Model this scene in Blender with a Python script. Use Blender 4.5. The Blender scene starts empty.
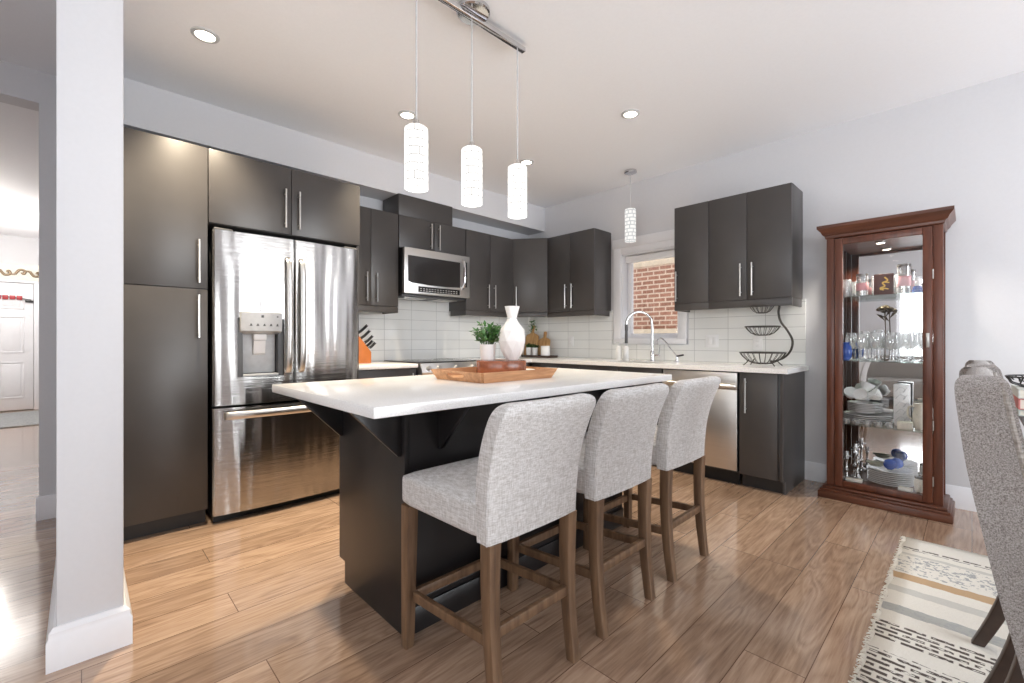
import bpy, bmesh, math, random
from mathutils import Vector, Matrix
random.seed(7)
PI = math.pi
SC = bpy.context.scene
COL = SC.collection

# ------------------------------------------------------------------ camera
YAW = math.radians(45.95)
cam = bpy.data.cameras.new('camera')
cam.sensor_width = 36.0
cam.lens = 445.0 / 1024.0 * 36.0
cam.shift_y = -0.0005
cam.clip_start = 0.02
camo = bpy.data.objects.new('camera', cam)
camo.location = (0, 0, 1.11)
camo.rotation_euler = (PI / 2, 0, YAW)
COL.objects.link(camo)
SC.camera = camo

# ------------------------------------------------------------------ world, exposure
SC.view_settings.view_transform = 'Standard'
SC.view_settings.look = 'None'
SC.view_settings.gamma = 1.0
SC.view_settings.use_curve_mapping = False
SC.view_settings.exposure = 0.1
SC.cycles.transparent_max_bounces = 40
SC.cycles.max_bounces = 12
SC.cycles.diffuse_bounces = 6
SC.cycles.glossy_bounces = 5
SC.cycles.caustics_reflective = False
SC.cycles.caustics_refractive = False
SC.cycles.sample_clamp_indirect = 6.0

w = bpy.data.worlds.new('world')
SC.world = w
w.use_nodes = True
w.node_tree.nodes['Background'].inputs[0].default_value = (0.93, 0.96, 1.0, 1)
w.node_tree.nodes['Background'].inputs[1].default_value = 1.9

# ------------------------------------------------------------------ large daylight (the dining room's glass doors and window)
def area(name, loc, rot, sx, sy, power, col=(1, 1, 1), spread=PI):
    l = bpy.data.lights.new(name, 'AREA')
    l.shape = 'RECTANGLE'; l.size = sx; l.size_y = sy
    l.energy = power; l.color = col; l.spread = spread
    o = bpy.data.objects.new(name, l)
    o.location = loc; o.rotation_euler = rot
    COL.objects.link(o)
    return o
area('patio_door_daylight', (3.75, 2.2, 1.15), (0, PI / 2 + 0.22, 0), 2.4, 2.9, 235, (0.91, 0.955, 1.0))
area('dining_window_daylight', (0.7, -3.05, 1.4), (PI / 2 + 0.22, 0, 0), 3.6, 2.0, 80, (0.91, 0.955, 1.0))

# ------------------------------------------------------------------ materials
def lin(c):
    c = c / 255.0
    return c / 12.92 if c <= 0.04045 else ((c + 0.055) / 1.055) ** 2.4
def rgb(r, g, b):
    return (lin(r), lin(g), lin(b), 1.0)
class N:
    def __init__(s, name):
        s.m = bpy.data.materials.new(name); s.m.use_nodes = True
        s.t = s.m.node_tree; s.n = s.t.nodes; s.l = s.t.links
        s.p = s.n['Principled BSDF']; s.out = s.n['Material Output']
    def add(s, kind, **kw):
        nd = s.n.new(kind)
        for k, v in kw.items():
            if k.startswith('i_'):
                key = k[2:]
                key = int(key) if key.isdigit() else key.replace('_', ' ')
                nd.inputs[key].default_value = v
            else:
                setattr(nd, k, v)
        return nd
    def link(s, a, b): s.l.new(a, b)
    def coords(s, scale=(1, 1, 1), kind='Object', rot=(0, 0, 0)):
        tc = s.add('ShaderNodeTexCoord'); mp = s.add('ShaderNodeMapping')
        mp.inputs['Scale'].default_value = scale; mp.inputs['Rotation'].default_value = rot
        s.link(tc.outputs[kind], mp.inputs['Vector']); return mp.outputs['Vector']
    def noise(s, vec, scale, detail=3, rough=0.5):
        nd = s.add('ShaderNodeTexNoise'); nd.inputs['Scale'].default_value = scale
        nd.inputs['Detail'].default_value = detail; nd.inputs['Roughness'].default_value = rough
        s.link(vec, nd.inputs['Vector']); return nd.outputs['Fac']
    def ramp(s, fac, stops, interp='LINEAR'):
        r = s.add('ShaderNodeValToRGB'); r.color_ramp.interpolation = interp
        e = r.color_ramp.elements
        while len(e) > 1: e.remove(e[-1])
        e[0].position, e[0].color = stops[0]
        for pos, c in stops[1:]:
            x = e.new(pos); x.color = c
        s.link(fac, r.inputs[0]); return r.outputs[0]
    def mix(s, fac, a, b, mode='MIX'):
        m = s.add('ShaderNodeMix', data_type='RGBA', blend_type=mode)
        for sock, v in ((0, fac), (6, a), (7, b)):
            if hasattr(v, 'is_output'): s.link(v, m.inputs[sock])
            else: m.inputs[sock].default_value = v
        return m.outputs[2]
    def math(s, op, a, b=0.0):
        m = s.add('ShaderNodeMath', operation=op)
        for i, v in ((0, a), (1, b)):
            if hasattr(v, 'is_output'): s.link(v, m.inputs[i])
            else: m.inputs[i].default_value = v
        return m.outputs[0]
    def bump(s, h, strength, dist=0.01):
        b = s.add('ShaderNodeBump'); b.inputs['Strength'].default_value = strength
        b.inputs['Distance'].default_value = dist
        s.link(h, b.inputs['Height']); s.link(b.outputs[0], s.p.inputs['Normal']); return b
    def base(s, c): 
        if hasattr(c, 'is_output'): s.link(c, s.p.inputs['Base Color'])
        else: s.p.inputs['Base Color'].default_value = c
    def set(s, **kw):
        for k, v in kw.items(): s.p.inputs[k.replace('_', ' ')].default_value = v
        return s

def simple(name, c, rough=0.5, metal=0.0, spec=0.5, var=0.06, nscale=30, bump=0.0):
    k = N(name); v = k.coords()
    f = k.noise(v, nscale)
    a = tuple(x * (1 - var) for x in c[:3]) + (1,); b = tuple(min(1, x * (1 + var)) for x in c[:3]) + (1,)
    k.base(k.ramp(f, [(0.3, a), (0.7, b)]))
    k.set(Roughness=rough, Metallic=metal, Specular_IOR_Level=spec)
    if bump: k.bump(f, bump, 0.004)
    return k.m

M = {}
M['wall'] = simple('wall_paint', rgb(211, 211, 214), 0.6, var=0.01, nscale=60)
M['ceiling'] = simple('ceiling_paint', rgb(244, 245, 248), 0.7, var=0.01, nscale=60)
M['trim'] = simple('white_trim_paint', rgb(232, 232, 235), 0.35, var=0.01)
M['cab'] = simple('espresso_cabinet', rgb(67, 64, 63), 0.36, var=0.07, nscale=5)
M['cab_edge'] = simple('espresso_cabinet_edge', rgb(42, 38, 36), 0.5)
M['island'] = simple('black_island_panel', rgb(30, 28, 29), 0.34, var=0.08, nscale=5)
M['nickel'] = simple('brushed_nickel', rgb(205, 203, 200), 0.28, 1.0)
M['chrome'] = simple('chrome', rgb(215, 215, 217), 0.1, 1.0, var=0.01)
M['black'] = simple('black_plastic', rgb(24, 24, 25), 0.4)
M['darkgrey'] = simple('dark_grey_plastic', rgb(70, 70, 72), 0.4)
M['lightgrey'] = simple('light_grey_plastic', rgb(196, 198, 200), 0.3)
M['whiteplastic'] = simple('white_plastic', rgb(240, 240, 240), 0.35, var=0.01)
M['blackglass'] = simple('black_glass', rgb(26, 25, 26), 0.07, var=0.02)
M['ovenglass'] = simple('microwave_glass', rgb(48, 46, 46), 0.08, var=0.1, nscale=3)
M['ceramic'] = simple('white_ceramic', rgb(238, 238, 238), 0.25, var=0.01)
M['matteceramic'] = simple('matte_white_ceramic', rgb(236, 235, 234), 0.55, var=0.02)
M['wire'] = simple('dark_wire', rgb(70, 66, 62), 0.4, 0.6)
M['soil'] = simple('potting_soil', rgb(60, 44, 34), 0.9, var=0.4, nscale=200)
M['darkwood'] = simple('dark_espresso_wood', rgb(66, 50, 42), 0.4, var=0.2)
M['gold'] = simple('gold_inlay', rgb(214, 176, 92), 0.35, 0.6)
M['silver'] = simple('polished_silver', rgb(200, 200, 200), 0.15, 1.0)
M['blueglass'] = simple('cobalt_blue_glass', rgb(44, 84, 170), 0.08, var=0.1)
M['pink'] = simple('pink_wax', rgb(226, 166, 170), 0.5)
M['red'] = simple('red_lacquer', rgb(170, 52, 58), 0.4)
M['cream'] = simple('cream_paper', rgb(238, 233, 220), 0.6)
M['tinlid'] = simple('tin_lid', rgb(120, 118, 115), 0.3, 0.8)
M['bronze'] = simple('dark_bronze', rgb(84, 70, 54), 0.35, 0.7)
M['boxwood'] = simple('mahogany_box', rgb(82, 44, 36), 0.35, var=0.15)
M['sofa'] = simple('charcoal_sofa_fabric', rgb(140, 134, 128), 0.9, var=0.15, nscale=300)
M['bookpink'] = simple('pink_book_cloth', rgb(208, 130, 128), 0.7)
M['bookwhite'] = simple('white_book_cloth', rgb(222, 226, 222), 0.7)
M['bookpale'] = simple('pale_book_cloth', rgb(196, 206, 204), 0.7)
M['leaf'] = simple('green_leaf', rgb(78, 122, 66), 0.45, var=0.35, nscale=60)
M['leafdark'] = simple('dark_green_leaf', rgb(60, 92, 46), 0.5, var=0.35, nscale=60)
M['mat'] = simple('grey_door_mat', rgb(150, 152, 152), 0.9, var=0.25, nscale=60)
M['limestone'] = simple('limestone_band', rgb(214, 196, 172), 0.8, var=0.08)
M['knifeblock'] = simple('orange_beech', rgb(186, 108, 50), 0.4, var=0.12, nscale=12)

def wood(name, c1, c2, rough, axis=2, scale=6.0, stretch=9.0, bump=0.05):
    k = N(name)
    sc = [scale * stretch] * 3; sc[axis] = scale
    v = k.coords(tuple(sc))
    f = k.noise(v, 1.0, 5, 0.6)
    k.base(k.ramp(f, [(0.3, c1), (0.7, c2)]))
    k.set(Roughness=rough); k.bump(f, bump, 0.003)
    return k.m
M['cherry'] = wood('cherry_wood', rgb(70, 38, 27), rgb(106, 60, 42), 0.3, 2, 3, 10)
M['cherry_x'] = wood('cherry_wood_across', rgb(72, 42, 31), rgb(104, 63, 46), 0.3, 0, 3, 10)
M['stoolwood'] = wood('weathered_stool_wood', rgb(84, 62, 45), rgb(128, 100, 75), 0.45, 2, 3, 12)
M['traywood'] = wood('acacia_tray_wood', rgb(160, 112, 76), rgb(206, 158, 116), 0.45, 1, 5, 9)
M['slabwood'] = wood('reddish_slab_wood', rgb(104, 60, 42), rgb(166, 102, 72), 0.25, 0, 6, 4)
M['boardwood'] = wood('olive_board_wood', rgb(176, 128, 78), rgb(214, 170, 114), 0.5, 2, 5, 7)

def floor_mat():
    k = N('laminate_planks')
    tc = k.add('ShaderNodeTexCoord')
    mp = k.add('ShaderNodeMapping'); mp.inputs['Rotation'].default_value = (0, 0, PI / 2)
    k.link(tc.outputs['Object'], mp.inputs['Vector'])
    br = k.add('ShaderNodeTexBrick'); br.offset = 0.37; br.offset_frequency = 3
    br.inputs['Scale'].default_value = 1.0
    br.inputs['Brick Width'].default_value = 1.25; br.inputs['Row Height'].default_value = 0.19
    br.inputs['Mortar Size'].default_value = 0.0016; br.inputs['Mortar Smooth'].default_value = 0.1
    br.inputs['Bias'].default_value = 0.0
    br.inputs['Color1'].default_value = (0, 0, 0, 1); br.inputs['Color2'].default_value = (1, 1, 1, 1)
    br.inputs['Mortar'].default_value = (0.5, 0.5, 0.5, 1)
    k.link(mp.outputs[0], br.inputs['Vector'])
    # grain: stretched noise warped, different on every plank
    off = k.add('ShaderNodeVectorMath', operation='MULTIPLY'); off.inputs[1].default_value = (13.0, 7.0, 5.0)
    k.link(br.outputs['Color'], off.inputs[0])
    ad = k.add('ShaderNodeVectorMath', operation='ADD')
    k.link(tc.outputs['Object'], ad.inputs[0]); k.link(off.outputs[0], ad.inputs[1])
    m2 = k.add('ShaderNodeMapping'); m2.inputs['Scale'].default_value = (9.0, 1.3, 1.0)
    k.link(ad.outputs[0], m2.inputs['Vector'])
    big = k.add('ShaderNodeTexNoise'); big.inputs['Scale'].default_value = 1.0; big.inputs['Detail'].default_value = 2; big.inputs['Distortion'].default_value = 0.7
    k.link(m2.outputs[0], big.inputs['Vector'])
    rings = k.math('FRACT', k.math('MULTIPLY', big.outputs['Fac'], 7.0))
    rings = k.math('ABSOLUTE', k.math('SUBTRACT', rings, 0.5))
    m3 = k.add('ShaderNodeMapping'); m3.inputs['Scale'].default_value = (90.0, 5.0, 1.0)
    k.link(ad.outputs[0], m3.inputs['Vector'])
    fine = k.noise(m3.outputs[0], 1.0, 4, 0.65)
    g = k.math('ADD', k.math('MULTIPLY', rings, 0.5), k.math('MULTIPLY', fine, 0.9))
    c = k.ramp(g, [(0.15, rgb(128, 103, 88)), (0.5, rgb(172, 145, 124)), (0.9, rgb(203, 177, 155))])
    tint = k.mix(br.outputs['Color'], rgb(214, 208, 203), rgb(255, 252, 248))
    c = k.mix(1.0, c, tint, 'MULTIPLY')
    c = k.mix(br.outputs['Fac'], c, rgb(104, 78, 60))
    k.base(c)
    k.set(Roughness=0.2, Specular_IOR_Level=0.6, Coat_Weight=0.6, Coat_Roughness=0.1)
    rr = k.ramp(fine, [(0.3, (0.1, 0.1, 0.1, 1)), (0.7, (0.2, 0.2, 0.2, 1))])
    k.link(rr, k.p.inputs['Roughness'])
    h = k.math('SUBTRACT', k.math('MULTIPLY', g, 0.12), br.outputs['Fac'])
    k.bump(h, 0.22, 0.0012)
    return k.m
M['floor'] = floor_mat()

def tile_mat(name, horiz):           # glossy white 10 x 30 cm tiles in a straight stack; horiz = index of the wall's horizontal axis
    k = N(name)
    tc = k.add('ShaderNodeTexCoord'); sp = k.add('ShaderNodeSeparateXYZ'); cb = k.add('ShaderNodeCombineXYZ')
    k.link(tc.outputs['Object'], sp.inputs[0])
    k.link(sp.outputs[horiz], cb.inputs[0]); k.link(sp.outputs[2], cb.inputs[1])
    br = k.add('ShaderNodeTexBrick'); br.offset = 0.0
    br.inputs['Scale'].default_value = 1.0
    br.inputs['Brick Width'].default_value = 0.305; br.inputs['Row Height'].default_value = 0.102
    br.inputs['Mortar Size'].default_value = 0.0022; br.inputs['Mortar Smooth'].default_value = 0.2
    br.inputs['Color1'].default_value = rgb(232, 233, 231); br.inputs['Color2'].default_value = rgb(240, 241, 239)
    br.inputs['Mortar'].default_value = rgb(188, 189, 188)
    k.link(cb.outputs[0], br.inputs['Vector'])
    k.base(br.outputs['Color']); k.set(Roughness=0.1)
    wv = k.noise(tc.outputs['Object'], 9.0, 2)
    h = k.math('SUBTRACT', k.math('MULTIPLY', wv, 0.6), br.outputs['Fac'])
    k.bump(h, 0.35, 0.0015)
    return k.m
M['tile_w'] = tile_mat('backsplash_tile_west', 1)
M['tile_n'] = tile_mat('backsplash_tile_north', 0)

def quartz():
    k = N('white_quartz'); v = k.coords()
    f = k.noise(v, 180, 2); f2 = k.noise(v, 4, 4)
    c = k.ramp(f, [(0.35, rgb(226, 226, 226)), (0.6, rgb(240, 240, 240))])
    k.base(k.mix(k.math('MULTIPLY', f2, 0.15), c, rgb(215, 214, 214))); k.set(Roughness=0.16)
    return k.m
M['quartz'] = quartz()

def steel(name, horiz, col=rgb(188, 186, 184), wav=0.35, rough=0.17):   # brushed along a horizontal axis (0=x, 1=y)
    k = N(name)
    sc = [1.0, 1.0, 420.0]; sc[1 - horiz] = 1.0
    fine = k.noise(k.coords((3.0, 3.0, 420.0)), 1.0, 2)
    wave = k.noise(k.coords((9.0, 9.0, 0.8)), 1.0, 1)
    k.base(k.ramp(fine, [(0.3, tuple(x * 0.94 for x in col[:3]) + (1,)), (0.7, col)]))
    k.set(Metallic=1.0, Roughness=rough)
    b1 = k.add('ShaderNodeBump'); b1.inputs['Strength'].default_value = wav; b1.inputs['Distance'].default_value = 0.03
    k.link(wave, b1.inputs['Height'])
    b2 = k.add('ShaderNodeBump'); b2.inputs['Strength'].default_value = 0.4; b2.inputs['Distance'].default_value = 0.001
    k.link(fine, b2.inputs['Height']); k.link(b1.outputs[0], b2.inputs['Normal'])
    k.link(b2.outputs[0], k.p.inputs['Normal'])
    return k.m
M['steel'] = steel('stainless_steel', 1, wav=0.75)
M['steel_dw'] = steel('stainless_steel_dishwasher', 0, rgb(222, 218, 213), wav=0.08, rough=0.36)
M['steel_flat'] = steel('stainless_steel_flat', 1, rgb(218, 217, 215), wav=0.05, rough=0.28)

def fabric(name, c1, c2, scale=420, bump=0.25, st=0.12):
    k = N(name)
    a = k.noise(k.coords((scale, scale, scale * st)), 1.0, 2)
    b = k.noise(k.coords((scale * st, scale * st, scale)), 1.0, 2)
    f = k.math('MULTIPLY', k.math('ADD', a, b), 0.5)
    k.base(k.ramp(f, [(0.34, c1), (0.62, c2)]))
    k.set(Roughness=0.92, Specular_IOR_Level=0.2, Sheen_Weight=0.15)
    k.bump(f, bump, 0.002)
    return k.m
M['linen'] = fabric('grey_linen', rgb(168, 164, 160), rgb(216, 215, 215), 330, 0.14)
M['tweed'] = fabric('grey_tweed', rgb(104, 97, 93), rgb(180, 175, 172), 620, 0.3, 0.5)
M['piping'] = fabric('grey_piping', rgb(120, 112, 106), rgb(176, 170, 164), 300)

def glassy(name, tint=(1, 1, 1, 1), refl=0.12, haze=0.0, rough=0.02):
    k = N(name)
    tr = k.add('ShaderNodeBsdfTransparent'); tr.inputs[0].default_value = tint
    gl = k.add('ShaderNodeBsdfGlossy'); gl.inputs['Roughness'].default_value = rough
    lw = k.add('ShaderNodeLayerWeight'); lw.inputs[0].default_value = 0.35
    f = k.math('ADD', k.math('MULTIPLY', lw.outputs['Facing'], 0.55), refl)
    nz = k.noise(k.coords(), 40, 1)
    f = k.math('MULTIPLY', f, k.math('ADD', k.math('MULTIPLY', nz, 0.2), 0.9))
    mx = k.add('ShaderNodeMixShader'); k.link(f, mx.inputs[0])
    k.link(tr.outputs[0], mx.inputs[1]); k.link(gl.outputs[0], mx.inputs[2])
    res = mx.outputs[0]
    if haze:
        df = k.add('ShaderNodeBsdfDiffuse'); df.inputs[0].default_value = (0.92, 0.94, 0.95, 1)
        m2 = k.add('ShaderNodeMixShader'); m2.inputs[0].default_value = haze
        k.link(res, m2.inputs[1]); k.link(df.outputs[0], m2.inputs[2]); res = m2.outputs[0]
    k.link(res, k.out.inputs['Surface'])
    return k.m
M['pane'] = glassy('clear_pane', refl=0.02)
M['shelfglass'] = glassy('shelf_glass', (0.9, 0.96, 0.94, 1), 0.06)
M['glass'] = glassy('drinking_glass', (0.98, 0.99, 0.99, 1), 0.22, 0.13, 0.05)
M['cutglass'] = glassy('cut_crystal', (0.97, 0.98, 0.98, 1), 0.25, 0.2, 0.06)

def mirror_mat():
    k = N('mirror'); v = k.coords()
    k.base(k.ramp(k.noise(v, 5, 1), [(0.3, (0.86, 0.86, 0.86, 1)), (0.7, (0.9, 0.9, 0.9, 1))]))
    k.set(Metallic=1.0, Roughness=0.02); return k.m
M['mirror'] = mirror_mat()

def emit(name, c, s):
    k = N(name); e = k.add('ShaderNodeEmission'); e.inputs[0].default_value = c; e.inputs[1].default_value = s
    nz = k.noise(k.coords(), 30, 1)
    k.link(k.ramp(nz, [(0.2, tuple(x * 0.96 for x in c[:3]) + (1,)), (0.8, c)]), e.inputs[0])
    k.link(e.outputs[0], k.out.inputs['Surface']); return k.m
M['lamp'] = emit('warm_lamp_lens', (1, 0.9, 0.74, 1), 9.0)
M['halllamp'] = emit('hall_lamp_glass', (1, 0.97, 0.92, 1), 5.0)

def shade_mat(name, strength, line, lw):   # lit opal glass with a thin maze of etched lines
    k = N(name)
    tc = k.add('ShaderNodeTexCoord'); sp = k.add('ShaderNodeSeparateXYZ'); k.link(tc.outputs['Object'], sp.inputs[0])
    an = k.math('MULTIPLY', k.math('ARCTAN2', sp.outputs[1], sp.outputs[0]), 0.053)
    cb = k.add('ShaderNodeCombineXYZ'); k.link(an, cb.inputs[0]); k.link(sp.outputs[2], cb.inputs[1])
    br = k.add('ShaderNodeTexBrick'); br.offset = 0.42; br.offset_frequency = 2; br.squash = 0.6; br.squash_frequency = 3
    br.inputs['Scale'].default_value = 1; br.inputs['Brick Width'].default_value = 0.062; br.inputs['Row Height'].default_value = 0.036
    br.inputs['Mortar Size'].default_value = lw; br.inputs['Mortar Smooth'].default_value = 0.3
    k.link(cb.outputs[0], br.inputs['Vector'])
    c = k.mix(br.outputs['Fac'], (1, 0.98, 0.95, 1), line)
    e = k.add('ShaderNodeEmission'); k.link(c, e.inputs[0]); e.inputs[1].default_value = strength
    k.link(e.outputs[0], k.out.inputs['Surface'])
    return k.m
M['shade'] = shade_mat('lit_opal_shade', 1.7, (0.26, 0.25, 0.24, 1), 0.0022)
M['shade_dim'] = shade_mat('crystal_shade', 0.95, (0.62, 0.62, 0.62, 1), 0.006)

def brick_mat():
    k = N('red_house_brick')
    tc = k.add('ShaderNodeTexCoord'); sp = k.add('ShaderNodeSeparateXYZ'); cb = k.add('ShaderNodeCombineXYZ')
    k.link(tc.outputs['Object'], sp.inputs[0]); k.link(sp.outputs[0], cb.inputs[0]); k.link(sp.outputs[2], cb.inputs[1])
    br = k.add('ShaderNodeTexBrick'); br.offset = 0.5
    br.inputs['Scale'].default_value = 1; br.inputs['Brick Width'].default_value = 0.2; br.inputs['Row Height'].default_value = 0.0715
    br.inputs['Mortar Size'].default_value = 0.012; br.inputs['Mortar Smooth'].default_value = 0.15
    br.inputs['Color1'].default_value = rgb(140, 92, 74); br.inputs['Color2'].default_value = rgb(176, 122, 100)
    br.inputs['Mortar'].default_value = rgb(232, 210, 188)
    k.link(cb.outputs[0], br.inputs['Vector'])
    nz = k.noise(tc.outputs['Object'], 25, 3)
    c = k.mix(0.35, br.outputs['Color'], k.ramp(nz, [(0.3, rgb(120, 80, 66)), (0.7, rgb(205, 165, 140))]))
    k.base(c); k.set(Roughness=0.9); k.bump(k.math('SUBTRACT', nz, br.outputs['Fac']), 0.4, 0.01)
    return k.m
M['brick'] = brick_mat()

def rug_mat():
    k = N('striped_woven_rug')
    tc = k.add('ShaderNodeTexCoord'); sp = k.add('ShaderNodeSeparateXYZ'); k.link(tc.outputs['Object'], sp.inputs[0])
    wob = k.math('MULTIPLY', k.math('SUBTRACT', k.noise(k.coords((30, 30, 30)), 1.0, 2), 0.5), 0.02)
    s = k.math('ADD', k.math('MULTIPLY', sp.outputs[1], -1.0), wob)          # local y: 0 at far end, negative towards the near end
    L = 2.6
    f = k.math('DIVIDE', s, L)
    W_ = rgb(240, 237, 230); G = rgb(186, 188, 186); T_ = rgb(200, 170, 136); LG = rgb(212, 211, 206)
    def st(y): return y / L
    col = k.ramp(f, [(0.0, W_), (st(0.24), LG), (st(0.27), W_), (st(0.52), T_), (st(0.595), W_), (st(0.69), LG), (st(0.75), W_),
                     (st(0.875), G), (st(0.95), W_), (st(1.62), T_), (st(1.69), W_), (st(1.9), G), (st(1.96), W_)], 'CONSTANT')
    O_, I_ = (0, 0, 0, 1), (1, 1, 1, 1)
    m1 = k.ramp(f, [(0.0, O_), (st(0.145), I_), (st(0.185), O_), (st(1.04), I_), (st(1.19), O_), (st(1.27), I_), (st(1.52), O_), (st(2.05), I_), (st(2.2), O_)], 'CONSTANT')
    # dashes: rows of short dark stitches
    br = k.add('ShaderNodeTexBrick'); br.offset = 0.5; br.inputs['Scale'].default_value = 1
    br.inputs['Brick Width'].default_value = 0.075; br.inputs['Row Height'].default_value = 0.03
    br.inputs['Mortar Size'].default_value = 0.0085; br.inputs['Mortar Smooth'].default_value = 0.4
    k.link(tc.outputs['Object'], br.inputs['Vector'])
    nz = k.noise(k.coords((50, 140, 50)), 1.0, 2)
    dash = k.math('MULTIPLY', k.math('SUBTRACT', 1.0, br.outputs['Fac']), k.math('GREATER_THAN', nz, 0.40))
    c = k.mix(k.math('MULTIPLY', m1, dash), col, rgb(92, 84, 80))
    fl = k.noise(k.coords((60, 60, 60)), 1.0, 3)
    m2 = k.ramp(f, [(0.0, O_), (st(0.28), I_), (st(0.5), O_), (st(0.88), I_), (st(0.95), O_)], 'CONSTANT')
    c = k.mix(k.math('MULTIPLY', m2, k.math('GREATER_THAN', fl, 0.56)), c, rgb(178, 180, 182))
    weave = k.noise(k.coords((260, 60, 60)), 1.0, 2)
    c = k.mix(k.math('MULTIPLY', weave, 0.12), c, rgb(150, 144, 134))
    k.base(c); k.set(Roughness=0.95, Specular_IOR_Level=0.1)
    k.bump(weave, 0.5, 0.004)
    return k.m
M['rug'] = rug_mat()
M['fringe'] = simple('rug_fringe_cotton', rgb(230, 226, 216), 0.95)

# ------------------------------------------------------------------ mesh helpers
def B(): return bmesh.new()
def box(bm, a, b, bev=0.0, seg=2):
    lo = [min(a[i], b[i]) for i in range(3)]; hi = [max(a[i], b[i]) for i in range(3)]
    vs = [bm.verts.new((x, y, z)) for z in (lo[2], hi[2]) for y in (lo[1], hi[1]) for x in (lo[0], hi[0])]
    q = [(0, 2, 3, 1), (4, 5, 7, 6), (0, 1, 5, 4), (2, 6, 7, 3), (0, 4, 6, 2), (1, 3, 7, 5)]
    fs = [bm.faces.new([vs[i] for i in f]) for f in q]
    if bev > 0:
        es = list({e for f in fs for e in f.edges})
        bmesh.ops.bevel(bm, geom=es, offset=bev, segments=seg, profile=0.5, affect='EDGES')
    return bm
def prism(bm, pts, axis, a, b, bev=0.0):
    def mk(p, t):
        v = list(p); v.insert(axis, t); return v
    lo = [bm.verts.new(mk(p, a)) for p in pts]; hi = [bm.verts.new(mk(p, b)) for p in pts]
    n = len(pts)
    fs = [bm.faces.new(lo), bm.faces.new(hi)] + [bm.faces.new((lo[i], lo[(i + 1) % n], hi[(i + 1) % n], hi[i])) for i in range(n)]
    bmesh.ops.recalc_face_normals(bm, faces=fs)
    if bev > 0:
        es = list({e for f in fs[:2] for e in f.edges})
        bmesh.ops.bevel(bm, geom=es, offset=bev, segments=2, profile=0.5, affect='EDGES')
    return bm
def ring(bm, c, ax, r, seg, ref=None):
    ax = Vector(ax).normalized()
    u = Vector(ref) if ref else (Vector((1, 0, 0)) if abs(ax.x) < 0.9 else Vector((0, 1, 0)))
    u = (u - ax * u.dot(ax)).normalized(); v = ax.cross(u)
    return [bm.verts.new(Vector(c) + (u * math.cos(2 * PI * i / seg) + v * math.sin(2 * PI * i / seg)) * r) for i in range(seg)]
def bridge(bm, a, b):
    n = len(a)
    for i in range(n): bm.faces.new((a[i], a[(i + 1) % n], b[(i + 1) % n], b[i]))
def tube(bm, pts, r, seg=10, cap=True, rads=None):
    pts = [Vector(p) for p in pts]; rs = []
    prev = None
    for i, p in enumerate(pts):
        t = (pts[min(i + 1, len(pts) - 1)] - pts[max(i - 1, 0)]).normalized()
        if prev is None: ref = Vector((0, 0, 1)) if abs(t.z) < 0.9 else Vector((1, 0, 0))
        else: ref = prev
        ref = (ref - t * ref.dot(t)).normalized(); prev = ref
        rs.append(ring(bm, p, t, rads[i] if rads else r, seg, ref))
    for a, b in zip(rs, rs[1:]): bridge(bm, a, b)
    if cap: bm.faces.new(rs[0][::-1]); bm.faces.new(rs[-1])
    return bm
def loop_tube(bm, pts, r, seg=8):
    pts = [Vector(p) for p in pts]; n = len(pts); rs = []
    nrm = (pts[n // 4] - pts[0]).cross(pts[n // 2] - pts[0]).normalized()
    for i, p in enumerate(pts):
        t = (pts[(i + 1) % n] - pts[i - 1]).normalized(); rs.append(ring(bm, p, t, r, seg, nrm))
    for i in range(n): bridge(bm, rs[i], rs[(i + 1) % n])
    return bm
def lathe(bm, prof, c=(0, 0, 0), seg=24, twist=0.0):
    rs = []
    for j, (r, z) in enumerate(prof):
        a0 = twist * j
        if r < 1e-6: rs.append([bm.verts.new((c[0], c[1], c[2] + z))])
        else: rs.append([bm.verts.new((c[0] + r * math.cos(2 * PI * i / seg + a0), c[1] + r * math.sin(2 * PI * i / seg + a0), c[2] + z)) for i in range(seg)])
    for a, b in zip(rs, rs[1:]):
        for i in range(seg):
            j = (i + 1) % seg
            if len(a) == 1 and len(b) == 1: continue
            if len(a) == 1: bm.faces.new((a[0], b[j], b[i]))
            elif len(b) == 1: bm.faces.new((a[i], a[j], b[0]))
            else: bm.faces.new((a[i], a[j], b[j], b[i]))
    return bm
def ball(bm, c, r, seg=12, rings=8, sz=1.0):
    lathe(bm, [(r * math.sin(PI * i / rings), -r * sz * math.cos(PI * i / rings)) for i in range(rings + 1)], c, seg)
def smoothpath(pts, n=6):
    P = [Vector(p) for p in pts]; out = []
    for i in range(len(P) - 1):
        p0, p1, p2, p3 = P[max(i - 1, 0)], P[i], P[i + 1], P[min(i + 2, len(P) - 1)]
        for k in range(n):
            t = k / n
            out.append(0.5 * ((2 * p1) + (-p0 + p2) * t + (2 * p0 - 5 * p1 + 4 * p2 - p3) * t * t + (-p0 + 3 * p1 - 3 * p2 + p3) * t ** 3))
    out.append(P[-1]); return out

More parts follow.
